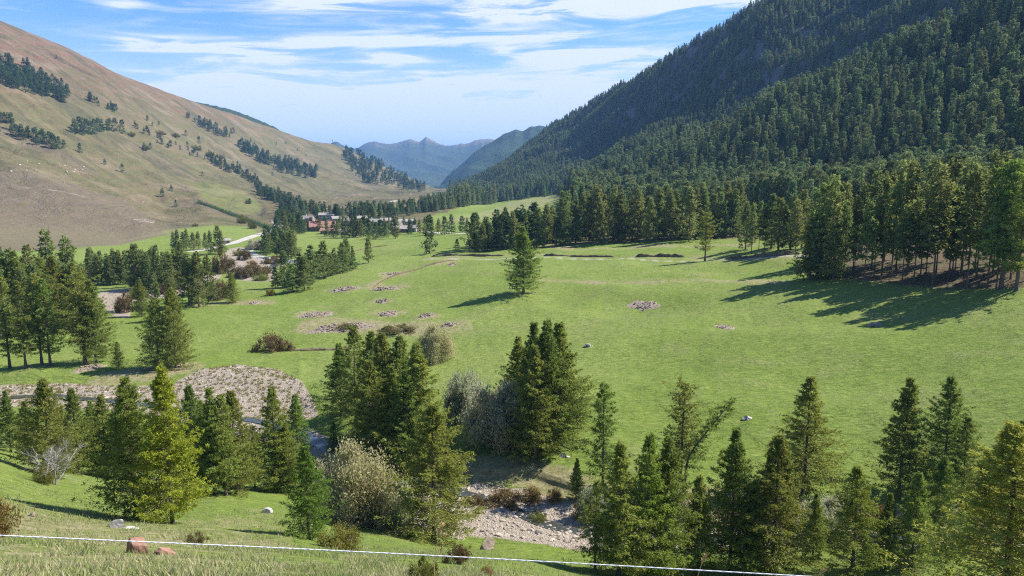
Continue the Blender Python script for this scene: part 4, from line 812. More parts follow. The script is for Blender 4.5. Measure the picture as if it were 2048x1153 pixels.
for i, (x, yb, w, h, kd) in enumerate([(1215,1060,50,34,'brown'),(1330,1045,70,40,'brown'),(1400,1040,60,34,'rust'),(1480,1050,66,38,'brown'),(1560,1045,60,36,'brown'),(1690,1060,80,44,'brown'),(1760,1050,70,38,'rust'),(1850,1055,70,40,'brown'),(1160,1035,40,30,'rust'),(1110,1000,46,22,'rust'),(1240,1120,60,34,'brown')]):
    shrub(kd, x, yb, w, h, 'brown waterside shrub between the right bank larches, %s from the left' % ('first second third fourth fifth sixth seventh eighth ninth tenth eleventh'.split()[sorted([1215,1330,1400,1480,1560,1690,1760,1850,1160,1110,1240]).index(x)]), pi=i, group='brown shrubs on the right bank')
for i, (x, yb, w, h) in enumerate([(770,424,14,9),(785,420,13,9),(800,421,15,10),(815,418,13,9),(828,417,14,9),(845,416,15,10),(861,414,14,10),(878,413,15,9),(895,411,14,9),(912,409,14,9)]):
    shrub('grey', x, yb+3, w, h, 'pale rounded willow in the row above the village meadow, %s from the left' % ('first second third fourth fifth sixth seventh eighth ninth tenth'.split()[i]), 'willow', 'willow', i, 'pale willows above the village meadow')
for i, (x, yb, w, h) in enumerate([(292,300,16,10),(262,272,20,9),(320,270,22,9),(350,275,20,9),(392,300,22,10),(420,312,22,10),(440,318,20,9),(484,447,24,18),(505,458,20,18),(390,453,14,7),(497,407,14,9)]):
    shrub('green', x, yb, w, h, 'dark green scrub on the left mountainside, %s from the left' % (sorted([292,262,320,350,392,420,440,484,505,390,497]).index(x)+1 and 'first second third fourth fifth sixth seventh eighth ninth tenth eleventh'.split()[sorted([292,262,320,350,392,420,440,484,505,390,497]).index(x)]), pi=i, group='dark scrub on the left mountainside')
for i, (x, yb, w, h, kd) in enumerate([(458,536,30,20,'brown'),(478,512,28,16,'green'),(475,556,40,24,'brown'),(520,562,36,18,'green'),(532,548,30,16,'brown'),(505,536,34,14,'rust'),(275,598,40,26,'green'),(330,588,36,22,'brown')]):
    shrub(kd, x, yb, w, h, ['low brown brush on the far gravel beside the yellow brown willow','small green brush near the bend of the pale road','wide brown brush at the foot of the far gravel','green brush at the near end of the far gravel','brown brush between far gravel and meadow','tawny brush in the middle of the far gravel','green brush on the left gravel by the round dark larch','brown brush on the left gravel behind the round dark larch'][i], pi=i)
shrub('brown', 1005, 1008, 90, 30, 'straw brown brush growing across the stream bed under the bank')
shrub('rust', 1065, 1000, 60, 26, 'tawny dry brush at the right of the stream bed')
shrub('brown', 950, 1010, 40, 22, 'small dry brush in the stream bed right of the drooping larch', pi=1)
shrub('green', 1075, 1040, 40, 18, 'low green tuft among the stream stones', pi=1)
# bleached dead shrub
mb = MB(); g = random.Random(5)
def twig(p, d, l, r, depth):
    q = p + d*l*.5 + Vector((g.uniform(-1, 1), g.uniform(-1, 1), g.uniform(-.2, .6)))*l*.06; e_ = q + (d+Vector((0, 0, .12))).normalized()*l*.5
    mb.tube([p, q, e_], [r, r*.8, r*.55], 5 if depth < 2 else 3, False)
    if depth < 4:
        for _ in range(4 if depth < 3 else 3):
            nd = (d + Vector((g.gauss(0, .55), g.gauss(0, .55), g.gauss(.05, .35)))).normalized(); s_ = g.uniform(.3, 1); twig(p.lerp(e_, s_), nd, l*g.uniform(.5, .75), r*.5, depth+1)
for q in range(4): twig(Vector((g.uniform(-.2, .2), g.uniform(-.2, .2), 0)), Vector((g.uniform(-.75, .75), g.uniform(-.5, .5), 1)).normalized(), 2.4, .085, 0)
dp = hit(109, 970); ds = mb.build('dead_shrub', MT['deadwood'], None, False, (dp.x, dp.y, dp.z-.05)); tag(ds, 'bleached bare dead shrub with pale branches on the slope', 'dead shrub')
# ---------------------------------------------------------------- rocks
def ico(sub=1):
    t = (1+5**.5)/2; V = np.array([(-1,t,0),(1,t,0),(-1,-t,0),(1,-t,0),(0,-1,t),(0,1,t),(0,-1,-t),(0,1,-t),(t,0,-1),(t,0,1),(-t,0,-1),(-t,0,1)], float)
    F = [(0,11,5),(0,5,1),(0,1,7),(0,7,10),(0,10,11),(1,5,9),(5,11,4),(11,10,2),(10,7,6),(7,1,8),(3,9,4),(3,4,2),(3,2,6),(3,6,8),(3,8,9),(4,9,5),(2,4,11),(6,2,10),(8,6,7),(9,8,1)]
    V = [tuple(v/np.linalg.norm(v)) for v in V]
    for _ in range(sub):
        c = {}; F2 = []
        def mid(a, b):
            k_ = (min(a, b), max(a, b))
            if k_ not in c: m_ = (np.array(V[a])+np.array(V[b])); V.append(tuple(m_/np.linalg.norm(m_))); c[k_] = len(V)-1
            return c[k_]
        for a, b, d in F: x, y, z = mid(a, b), mid(b, d), mid(d, a); F2 += [(a,x,z),(b,y,x),(d,z,y),(x,y,z)]
        F = F2
    return np.array(V), np.array(F)
IC0, IC1, IC3 = ico(0), ico(1), ico(3)
def rock(seed, sx, sy, sz, lvl=3, cuts=9):
    V, F = (IC0, IC1, None, IC3)[lvl]; g_ = np.random.default_rng(seed); V = V.copy()
    for _ in range(cuts):                                    # flat broken faces
        n_ = g_.normal(0, 1, 3); n_ /= np.linalg.norm(n_); d_ = g_.uniform(.45, .8); h_ = V @ n_; V = np.where((h_ > d_)[:, None], V - np.outer(h_-d_, n_), V)
    V = V*(1+.05*vnoise(V[:, 0]*4+seed, V[:, 1]*4+V[:, 2]*3, seed)[:, None]); return V*[sx, sy, sz], F
def boulder(x, y, wpx, hpx, mat, label, seed, extra=(), rz=0):
    p = hit(x, y); d = p.y*CP_-p.z*SP_; s_ = wpx/F_PX*d/2; hh = hpx/F_PX*d; mb = MB(); V, F = rock(seed, s_, s_*.75, hh*.75); mb.add(V+[0, 0, hh*.25], F)
    for k_, (dx, dz, q) in enumerate(extra): V, F = rock(seed+k_+1, s_*q, s_*q*.8, hh*q*.7); mb.add(V+[dx*s_, -.2*s_, dz*hh], F)
    o = mb.build('rock', MT[mat], None, False, (p.x, p.y, p.z)); o.rotation_euler.z = rz; return tag(o, label, 'rock')
boulder(279, 1108, 48, 44, 'redrock', 'red boulder with a pale top on the near grass below the rope', 3)
boulder(328, 1110, 46, 20, 'redrock', 'low reddish rock slab right of the red boulder', 13, [(.9, -.1, .45)])
boulder(236, 1056, 40, 20, 'whitestone', 'pale pinkish rock on the grass at the foot of the big dark larch', 23, [(1.2, .0, .6), (2.0, -.2, .5)])
boulder(975, 1100, 40, 26, 'stone', 'grey boulder standing in grass beside the stream', 33)
boulder(534, 1027, 24, 12, 'whitestone', 'small white rock on the bright grass near the slope edge', 43)
boulder(64, 1034, 20, 8, 'stone', 'small flat stone on the left grass slope', 53)
boulder(1177, 693, 15, 6, 'whitestone', 'white flat stones lying on the middle of the meadow', 63, [(-1.0, 0, .5), (.9, 0, .4)])
boulder(1128, 914, 18, 8, 'whitestone', 'white stones on the bank right of the meadow clump', 73, [(.8, 0, .6)])
boulder(1495, 838, 20, 8, 'whitestone', 'pale stones on the meadow right of the crooked larch', 83, [(-.9, 0, .6)])
boulder(1755, 652, 34, 8, 'stone', 'grey stones on the right meadow below the stand', 93, [(-.8, 0, .6), (.9, 0, .4)])
boulder(1078, 1022, 22, 13, 'darkrock', 'dark rock in the stream bed below the bank', 113, [(.9, 0, .7)])
def pile(x, y, wpx, hpx, n, label, seed, sz=.34, mat='stone', ring=0):
    """a field clearance heap of loose stones lying on the grass"""
    p = hit(x, y); q = hit(x, y-hpx/2); q2 = hit(x, y+hpx/2); ry = max(1.2, abs(q.y-q2.y)/2); rx = wpx/F_PX*(p.y*CP_-p.z*SP_)/2
    mb = MB(); g_ = random.Random(seed); nA, nR_ = 28, 6; mv = [(0, 0, ground_z(p.x, p.y)-p.z+.22)]
    for q1 in range(1, nR_+1):
        for q2_ in range(nA):
            a_ = q2_/nA*6.2832; rr2 = q1/nR_*1.12*(.85+.2*math.sin(2*a_+seed)+.12*math.sin(5*a_+seed*2)); dx, dy = rx*rr2*math.cos(a_), ry*rr2*math.sin(a_); mv.append((dx, dy, ground_z(p.x+dx, p.y+dy)-p.z+.22*(1-(q1/nR_)**2)+(-.12 if q1 == nR_ else .03*math.sin(q2_*7+q1*5))))
    mf = [(0, 1+q, 1+(q+1) % nA) for q in range(nA)] + [t_ for q1 in range(nR_-1) for q in range(nA) for t_ in ((1+q1*nA+q, 1+(q1+1)*nA+q, 1+(q1+1)*nA+(q+1) % nA), (1+q1*nA+q, 1+(q1+1)*nA+(q+1) % nA, 1+q1*nA+(q+1) % nA))]
    mb.add(mv, mf)
    for i in range(n):
        a_, r_ = g_.uniform(0, 6.283), math.sqrt(g_.random()); r_ *= (.78+.22*math.sin(2*a_+seed)+.16*math.sin(5*a_+seed*2)) * 1; dx, dy = rx*r_*math.cos(a_), ry*r_*math.sin(a_); z = ground_z(p.x+dx, p.y+dy)-p.z + (1-r_*r_)*.7*g_.random()
        s_ = sz*g_.uniform(.5, 1.5); V, F = rock(seed*31+i, s_, s_*g_.uniform(.6, 1), s_*g_.uniform(.35, .7), 1, 5); c_, s2 = math.cos(a_*7), math.sin(a_*7)
        mb.add(V @ np.array([[c_, s2, 0], [-s2, c_, 0], [0, 0, 1]]) + [dx, dy, z-s_*.12], F)
    return tag(mb.build('stone_pile', MT[mat], None, False, (p.x, p.y, p.z)), label, 'stone pile', 'stone piles cleared from the meadow')
pile(683, 658, 122, 24, 620, 'largest grey stone pile, a long heap on the middle meadow', 1, .34)
pile(632, 632, 68, 12, 260, 'long narrow stone pile left above the largest one', 2, .36)
pile(776, 628, 46, 12, 150, 'rounded stone pile above the brown shrub strip', 3, .36)
pile(765, 603, 34, 8, 90, 'small stone pile above the rounded one', 4, .34)
pile(853, 632, 42, 8, 110, 'thin stone pile at the right of the rounded one', 5, .34)
pile(898, 651, 38, 10, 110, 'stone pile right end of the brown shrub strip', 6, .34)
pile(690, 579, 56, 11, 170, 'stone pile at the upper left of the meadow', 7, .42)
pile(770, 578, 52, 8, 130, 'flat stone pile right of the upper left one', 8, .4)
pile(787, 549, 42, 6, 90, 'faint stone pile below the terrace wall', 9, .4)
pile(510, 607, 34, 6, 60, 'small stone heap on the left meadow by the lone larch', 10, .38)
pile(905, 529, 22, 6, 40, 'tiny stone heap near the track start', 11, .4)
pile(180, 737, 50, 16, 160, 'pale stone heap on the bank under the large spreading larch', 12, .22)
pile(1288, 612, 62, 26, 110, 'loose stony patch in the grazed hollow right of the isolated larch', 15, .22, 'stone')
pile(1450, 655, 44, 10, 60, 'small dark stony patch in the second hollow of the right meadow', 16, .18, 'stone')
pile(290, 442, 32, 9, 160, 'pale scree patch at the foot of the left mountain', 14, .8, 'stone')
# loose stones in the river bed, one mass
mb = MB(); cnt = 0; RK = [rock(900+i, 1, .8, .55, 1, 5) for i in range(14)]; XYZ = []
cand = np.argwhere((gravel[:-1, :-1] > .75) & (TTF[:-1, None] < 9.6) & (np.abs(AZ[None, :-1]) < .66)); RNG.shuffle(cand)
wts = cand[:2600]
for q, (i, j) in enumerate(wts):
    x, y, z = GX[i, j]+random.uniform(-.3, .3), GY[i, j]+random.uniform(-.3, .3), GZ[i, j]; s_ = random.choice([.1, .14, .18, .25, .35])*random.uniform(.7, 1.3)*(1.7 if random.random() < .06 else 1); V, F = RK[q % 14]; a_ = random.uniform(0, 6.28); c_, s2 = math.cos(a_), math.sin(a_)
    mb.add((V*s_) @ np.array([[c_, s2, 0], [-s2, c_, 0], [0, 0, 1]]) + [x, y, z], F)
stn = tag(mb.build('river_stones', MT['riverstone']), kind='stuff')
# grass tufts standing in the gravel bar, one mass
cand = np.argwhere((gravel[:-1, :-1] > .5) & (TTF[:-1, None] < 11.5) & (PY[:-1, :-1] < 850) & (PY[:-1, :-1] > 728) & (np.abs(AZ[None, :-1]) < .66)); RNG.shuffle(cand); cand = cand[:1100]
TP_ = np.repeat(np.column_stack([GX[cand[:, 0], cand[:, 1]], GY[cand[:, 0], cand[:, 1]], GZ[cand[:, 0], cand[:, 1]]]), 16, 0); n = len(TP_); TP_[:, :2] += RNG.normal(0, .16, (n, 2)); th = RNG.uniform(0, 6.28, n); hh = RNG.uniform(.15, .55, n); ww = .05
V = np.stack([TP_-np.column_stack([np.cos(th)*ww, np.sin(th)*ww, th*0]), TP_+np.column_stack([np.cos(th)*ww, np.sin(th)*ww, th*0]), TP_+np.column_stack([RNG.normal(0, .12, n), RNG.normal(0, .12, n), hh])], 1).reshape(-1, 3)
tag(obj('gravel_tufts', mesh_np('gravel_tufts', V, [np.arange(n*3).reshape(-1, 3)], False, [MT['tuft']])), kind='stuff')
# ---------------------------------------------------------------- water threads of the river
def watermat():
    m, k = newmat('water'); g = k.new('ShaderNodeNewGeometry'); n = k.noise(g.outputs['Position'], 2.2, 4, .6, .5)
    finish(k, bsdf(k, k.mix(k.ramp(n, .5, .7), (.045, .05, .045), (.11, .115, .105)), .12, .5, bump(k, n, .5, .06))); return m
def ribbon(pts_, w, name='stream_water'):
    P = [hit(x, y) for x, y in pts_]; xs = np.array([p.x for p in P]); ys = np.array([p.y for p in P]); t = np.arange(len(P)); tt = np.linspace(0, len(P)-1, 14*len(P))
    X = np.interp(tt, t, xs); Y = np.interp(tt, t, ys); kk_ = np.ones(9)/9; X = np.convolve(np.pad(X, 4, 'edge'), kk_, 'valid'); Y = np.convolve(np.pad(Y, 4, 'edge'), kk_, 'valid')
    dx, dy = np.gradient(X), np.gradient(Y); L_ = np.hypot(dx, dy)+1e-9; wv = w*(1+.45*fbm(tt*1.7, tt*0, 3, 7)); rowsV = []
    for s_ in (-1, -.33, .33, 1):
        x_, y_ = X-dy/L_*wv*s_, Y+dx/L_*wv*s_; rowsV.append(np.column_stack([x_, y_, [ground_z(a, b)+.10 for a, b in zip(x_, y_)]]))
    V = np.stack(rowsV, 1).reshape(-1, 3); n_ = len(tt); V[:, 2] = np.repeat(V[:, 2].reshape(n_, 4).mean(1), 4)+.02
    F = [[4*i+c, 4*i+c+1, 4*i+5+c, 4*i+4+c] for i in range(n_-1) for c in range(3)]
    return tag(obj(name, mesh_np(name, V, [F], True, [MW])), kind='structure')
MW = watermat()
ribbon([(-200,812),(0,800),(90,790),(180,800),(300,812),(420,835),(510,842),(560,852),(610,872),(660,905),(740,945),(840,975),(930,990),(1000,1000),(1060,1040),(1130,1060),(1250,1075),(1500,1080),(1900,1080),(2300,1080)], .9)
ribbon([(560,522),(535,545),(515,548),(495,552),(470,560)], 3.0)
# ---------------------------------------------------------------- electric fence rope close to the camera, dry stalks
def nearpt(x, y, r):
    a, s_ = pix_dir(x, y); a, s_ = float(a), float(s_); return Vector((r*math.sin(a), r*math.cos(a), r*s_))
A_, B_, C2 = nearpt(-700, 1040, 2.2), nearpt(800, 1107, 1.62), nearpt(2300, 1192, 1.9)
fr = empty('electric_fence', (0, 1.6, -1.66)); tag(fr, 'thin white twisted rope fence crossing the bottom of the view', 'rope fence')
Pp = [A_.lerp(B_, t/40) for t in range(41)] + [B_.lerp(C2, t/30) for t in range(1, 31)]
X = np.array([tuple(p) for p in Pp]); kk_ = np.ones(21)/21; 
for c_ in range(3): X[:, c_] = np.convolve(np.pad(X[:, c_], 10, 'reflect', reflect_type='odd'), kk_, 'valid')
tt = np.linspace(0, len(X)-1, 2200); X = np.column_stack([np.interp(tt, np.arange(len(X)), X[:, c_]) for c_ in range(3)])
mb = MB()
for st in range(3):
    th = tt*5.2 + st*2.094; mb.tube(X + np.column_stack([np.zeros(len(tt)), np.cos(th)*.0005, np.sin(th)*.0005]), .0009, 5, False)
o = mb.build('rope', MT['rope'], fr, True); o.location = (0, -1.6, 1.66)
for P0 in (X[0], X[-1]):
    mb = MB().tube([(P0[0], P0[1], ground_z(P0[0], P0[1])-.15), (P0[0], P0[1], P0[2]+.12)], .022, 8); o = mb.build('post', MT['post'], fr); o.location = (0, -1.6, 1.66)
def stalk(pts_, r, label, head=None):
    P = [nearpt(x, y, r) for x, y in pts_]; b = P[0].copy(); b.z = ground_z(b.x, b.y)-.02; P = [b]+P; q = np.array([tuple(p) for p in P]); t = np.linspace(0, len(q)-1, 30); q = np.column_stack([np.interp(t, np.arange(len(q)), q[:, c_]) for c_ in range(3)])
    for c_ in range(3): q[:, c_] = np.convolve(np.pad(q[:, c_], 3, 'edge'), np.ones(7)/7, 'valid')
    mb = MB().tube(q, np.linspace(.0016, .0008, 30), 5)
    if head:
        g_ = random.Random(len(pts_)+int(pts_[0][0]))
        for i in range(head):
            f = g_.uniform(.8, 1)**1; c_ = q[int(f*29)]; d_ = q[-1]-q[-5]; d_ /= np.linalg.norm(d_); a_ = d_+np.array([g_.gauss(0, .25) for _ in range(3)]); a_ /= np.linalg.norm(a_); mb.tube([c_, c_+a_*.006, c_+a_*.013], [.0006, .0019, .0003], 4, False)
    return tag(mb.build('dry_stalk', MT['straw']), label, 'dry stalk')
stalk([(870,1180),(868,1120),(874,1085),(886,1045)], 1.9, 'dry grass stalk with a seed head crossing the rope', 60)
stalk([(842,1180),(856,1140),(880,1115),(893,1062)], 2.0, 'bent dry grass stem beside the seeded stalk', 14)
stalk([(1385,1240),(1392,1165),(1402,1132),(1411,1110)], 1.9, 'dry stalk tip rising above the rope at the lower right', 30)
stalk([(1600,1260),(1620,1180),(1636,1150),(1650,1140)], 1.9, 'small reddish stalk tip at the bottom edge on the right', 16)

# low earth banks of the old terraces along the meadow track
def bank(pts_, hgt, label, seed):
    P = [hit(x, y) for x, y in pts_]; t = np.arange(len(P)); tt = np.linspace(0, len(P)-1, 40*len(P)); X = np.interp(tt, t, [p.x for p in P]); Y = np.interp(tt, t, [p.y for p in P]); n_ = len(tt); Z = np.array([ground_z(a, b) for a, b in zip(X, Y)])
    nz = fbm(tt*3, tt*0, 3, seed); Y = Y + nz*.8; hh = hgt*(1+.8*fbm(tt*4, tt*0+3, 3, seed+1))*np.clip(np.sin(np.pi*tt/tt[-1])*6, 0, 1); hh = np.maximum(hh, .05)
    prof = [(-.35, -.1), (-.22, .65), (.1, 1.0), (.9, .95), (2.2, -.1)]; V = np.concatenate([np.column_stack([X, Y+a*(1+.3*nz), Z+b*hh]) for a, b in prof]); i, j = np.meshgrid(np.arange(4), np.arange(n_-1), indexing='ij'); b = (i*n_+j).ravel()
    return tag(obj('earth_bank', mesh_np('earth_bank', V, [np.stack([b, b+1, b+n_+1, b+n_], -1)], False, [MT['earth']])), label, 'earth bank')
MT['earth'] = plain('earth', (.13, .105, .065), .95, .1, .5, .8, 0, .2)
bank([(862,514),(930,512),(1010,512)], .9, 'dark low earth bank along the left part of the meadow track', 3)
bank([(1085,513),(1150,514),(1230,515)], .8, 'dark low earth bank behind the isolated larch along the track', 4)
bank([(1270,515),(1320,514),(1372,515)], 1.0, 'dark low earth bank in the middle right of the track', 5)
bank([(1450,520),(1500,516),(1560,512),(1600,508)], 1.1, 'stony earth bank at the right end of the meadow track', 6)
bank([(745,578),(790,552),(850,534),(910,520)], .5, 'low grassy bank crossing the left meadow below the track', 7)
bank([(560,700),(620,702),(700,700)], .35, 'faint ditch bank right of the brown rounded bush', 8)
bank([(640,520),(680,510),(730,498),(780,492)], .5, 'low bank along the field below the village', 9)
# hedge on the lower left slope
hd = MB(); HP = [hit(398+i*4.3, 406+i*1.62) for i in range(34)]
g_ = np.random.default_rng(4); CC = []
for p in HP:
    for _ in range(330): CC.append((p.x+g_.normal(0, 1.6), p.y+g_.normal(0, 1.5), p.z+abs(g_.normal(0, 1.6))))
CC = np.array(CC); A_ = g_.normal(0, 1, CC.shape); A_ /= np.linalg.norm(A_, axis=1)[:, None]; B_2 = np.cross(A_, g_.normal(0, 1, CC.shape)); B_2 /= np.linalg.norm(B_2, axis=1)[:, None]
V = np.stack([CC, CC+A_*.4-B_2*.2, CC+A_*.8, CC+A_*.4+B_2*.2], 1).reshape(-1, 3)
tag(obj('hedge', mesh_np('hedge', V, [np.arange(len(V)).reshape(-1, 4)], False, [MT['pine']])), 'long dark hedge slanting down the lower left mountainside', 'hedge')
# ---------------------------------------------------------------- village
def surf(name, c, **k_): return plain(name, c, **k_)
MV = dict(redroof=surf('red_metal_roof', (.30, .155, .115), rough=.7, var=.15, scale=.8), slab=surf('stone_slab_roof', (.24, .215, .19), var=.3, scale=1.2), slab2=surf('pale_slab_roof', (.30, .27, .235), var=.3, scale=1.2), brownroof=surf('weathered_roof', (.25, .21, .19), var=.25, scale=1.),
 stonew=surf('stone_wall', (.34, .30, .26), var=.35, scale=1.6), plaster=surf('plaster', (.40, .35, .29), var=.12, scale=.7), woodw=surf('timber_wall', (.17, .10, .06), var=.3, scale=1.5), redw=surf('red_timber_wall', (.19, .105, .08), var=.2, scale=1.2), glass=surf('window_glass', (.03, .035, .045), rough=.15, spec=.5, var=.1), frame=surf('window_frame', (.45, .38, .30)), door=surf('door_wood', (.12, .07, .045)), chim=surf('chimney_stone', (.38, .35, .33)))
def house(x, y, w, d, h, rz, wall, roof, label, pitch=.5, name='house', nwin=3, ch=1, storeys=2, over=.7, r=None):
    w, d, h = w*.8, d*.85, h*.82; p = hit(x, y); e = empty(name, (p.x, p.y, p.z-.3), rz); rh = d/2*pitch
    tag(e, label, 'house', 'houses of the village')
    V = [(-w/2,-d/2,0),(w/2,-d/2,0),(w/2,d/2,0),(-w/2,d/2,0),(-w/2,-d/2,h),(w/2,-d/2,h),(w/2,d/2,h),(-w/2,d/2,h),(-w/2,0,h+rh),(w/2,0,h+rh)]
    mb = MB().add(V, [(0,1,5,4),(2,3,7,6),(3,2,1,0)]).add(V, [(1,2,6),(1,6,5),(3,0,4),(3,4,7),(5,6,9),(7,4,8)]); mb.build('wall', MV[wall], e)
    mb = MB(); ox, oy, th = w/2+over, d/2+over, .28; sl = rh/(d/2)
    for s_ in (-1, 1):
        z0 = h+rh+.02; z1 = h+rh-sl*oy+.02
        Q = [(-ox,0,z0),(ox,0,z0),(ox,s_*oy,z1),(-ox,s_*oy,z1)]; Q = Q+[(a,b,c+th) for a,b,c in Q]; mb.add(Q, [(0,3,2,1),(4,5,6,7),(0,1,5,4),(2,3,7,6),(1,2,6,5),(3,0,4,7)])
    rf = mb.build('roof', MV[roof], e)
    for q in range(ch):
        cx_ = w*(-.25+.5*q); mb = MB().box(cx_, d*.12, h+rh+.6, .8, .8, 1.9).box(cx_, d*.12, h+rh+1.62, 1.05, 1.05, .16); mb.build('chimney', MV['chim'], rf)
    def win(cx_, cy_, cz_, ax, sw=1.0, sh=1.2):
        if ax == 0: f = MB().box(cx_, cy_, cz_, sw+.3, .12, sh+.3).build('window', MV['frame'], e); MB().box(cx_, cy_+(-.07 if cy_ < 0 else .07), cz_, sw, .08, sh).build('pane', MV['glass'], f)
        else: f = MB().box(cx_, cy_, cz_, .12, sw+.3, sh+.3).build('window', MV['frame'], e); MB().box(cx_+(-.07 if cx_ < 0 else .07), cy_, cz_, .08, sw, sh).build('pane', MV['glass'], f)
    for st in range(storeys):
        z = h/storeys*(st+.55)
        for i in range(nwin):
            cx_ = -w/2 + w*(i+.5)/nwin
            if not (st == 0 and i == nwin//2): win(cx_, -d/2-.04, z, 0)
        win(w/2+.04, -d*.2, z, 1); win(w/2+.04, d*.2, z, 1)
    dr = MB().box(-w/2 + w*(nwin//2+.5)/nwin, -d/2-.06, 1.25, 1.3, .14, 2.3).build('door', MV['door'], e)
    return e
house(645, 462, 26, 14, 5.0, .25, 'redw', 'redroof', 'long house with red roof at the left of the village', .7, nwin=6, ch=2)
house(667, 468, 24, 10, 3.6, .05, 'woodw', 'redroof', 'low timber building with a red roof in front of the long red roofed house', .45, nwin=5, ch=0, storeys=1)
house(630, 460, 12, 13, 5.5, 1.3, 'redw', 'redroof', 'steep red roofed annex at the left end of the long red house', .8, nwin=2)
house(654, 440, 18, 11, 6.5, .1, 'plaster', 'slab2', 'pale house with whitish roof above the red roofs', .4, nwin=4)
house(617, 445, 14, 10, 5.5, -.2, 'stonew', 'brownroof', 'stone house with weathered roof at the upper left of the village', .5)
house(604, 446, 10, 9, 5, .4, 'stonew', 'slab', 'small stone house at the left edge of the village', .5, nwin=2)
house(672, 444, 10, 9, 4.5, .5, 'plaster', 'slab2', 'small pale house right of the whitish roofed one', .5, nwin=2)
house(702, 452, 14, 10, 6, -.1, 'stonew', 'slab', 'stone house half hidden by pines at the middle of the village', .5)
house(724, 446, 12, 9, 6, .3, 'plaster', 'slab2', 'plastered house behind the middle pines', .5)
house(748, 452, 14, 10, 5.5, -.3, 'stonew', 'slab2', 'house with pale slab roof right of the middle pines', .5)
house(776, 450, 16, 11, 5.5, .15, 'stonew', 'slab2', 'pale roofed house at the upper right of the village', .45)
house(792, 458, 15, 11, 5, -.2, 'stonew', 'slab', 'grey slab roofed house in the right part of the village', .45)
house(812, 452, 22, 11, 5.5, .05, 'stonew', 'slab2', 'long pale roofed house at the right end of the village', .4, nwin=5)
house(800, 466, 15, 10, 4.6, .1, 'woodw', 'slab2', 'barn with bright slab roof nearest at the right of the village', .5, nwin=3, storeys=1)
house(826, 464, 12, 10, 4.5, -.35, 'stonew', 'slab', 'low stone house at the far right of the village', .45, nwin=2)
house(740, 467, 9, 7, 3.8, .2, 'plaster', 'slab', 'small white walled hut by the village pines', .5, nwin=2, ch=0, storeys=1)
house(690, 470, 8, 7, 3.6, .1, 'plaster', 'brownroof', 'tiny pale hut at the foot of the village pines', .5, nwin=2, ch=0, storeys=1)
house(449, 487, 9, 7, 3.0, .5, 'plaster', 'slab2', 'small pale hut beside the valley road', .35, nwin=2, ch=0, storeys=1)
# parked cars
def car(x, y, rz, paint, label):
    p = hit(x, y); e = empty('parked_car', (p.x, p.y, p.z+.06), rz); tag(e, label, 'car', 'cars parked by the river')
    L_, W_ = 4.3, 1.75; pr_ = [(-2.15,.35),(-2.15,.82),(-1.95,.98),(-1.2,1.02),(-.65,1.44),(.85,1.47),(1.45,1.02),(2.05,.92),(2.15,.7),(2.15,.35)]
    n_ = len(pr_); V = [(a, s_*W_/2*(.82 if b > 1.2 else 1), b) for s_ in (-1, 1) for a, b in pr_]; mb = MB().add(V, [(i, (i+1) % n_, n_+(i+1) % n_, n_+i) for i in range(n_)])
    c0 = len(V); V2 = V+[(0, -W_/2*.95, .8), (0, W_/2*.95, .8)]; mb2 = MB().add(V2, [(i, (i+1) % n_, c0) for i in range(n_)]+[(n_+(i+1) % n_, n_+i, c0+1) for i in range(n_)]); mb2.V and mb.add(V2, [(i, (i+1) % n_, c0) for i in range(n_)]+[(n_+(i+1) % n_, n_+i, c0+1) for i in range(n_)])
    mb.build('body', paint, e)
    for s_ in (-1, 1): MB().add([(-.98, s_*.865, 1.06), (1.2, s_*.865, 1.06), (.78, s_*.745, 1.4), (-.58, s_*.745, 1.4)], [(0,1,2,3)]).build('window', MV['glass'], e)
    MB().add([(1.47,-.72,1.06),(1.47,.72,1.06),(.95,.62,1.44),(.95,-.62,1.44)], [(0,1,2,3)]).build('windscreen', MV['glass'], e)
    for a in (-1.35, 1.35):
        for s_ in (-1, 1): MB().tube([(a, s_*.72, .33), (a, s_*.92, .33)], .33, 14).build('wheel', CARM[4], e)
CARM = [surf('white_car_paint', (.75,.75,.76), rough=.3, spec=.5, var=.03), surf('silver_car_paint', (.5,.52,.55), rough=.3, spec=.5, var=.03), surf('blue_car_paint', (.05,.09,.22), rough=.3, spec=.5, var=.03), surf('dark_car_paint', (.05,.055,.06), rough=.3, spec=.5, var=.03), surf('tyre', (.02,.02,.02))]
for x, y, rz, c_, lb in [(533,519,-.3,1,'silver car at the left of the parked row by the river'),(548,521,-.2,2,'dark blue car second in the parked row'),(560,523,-.15,0,'white car in the middle of the parked row'),(572,525,-.1,3,'black car fourth in the parked row'),(585,526,0,0,'white car at the right end of the parked row')]: car(x, y, rz, CARM[c_], lb)
# summit cross
p = hit(665, 287); p = Vector(p); ce = empty('summit_cross', (p.x, p.y, p.z-1)); tag(ce, 'tiny cross standing on the ridge of the brown mountain', 'cross')
MB().box(0, 0, 8, .8, .8, 18).build('upright', MT['greybark'], ce); MB().box(0, 0, 13, 7, .7, .8).build('crossbar', MT['greybark'], ce)
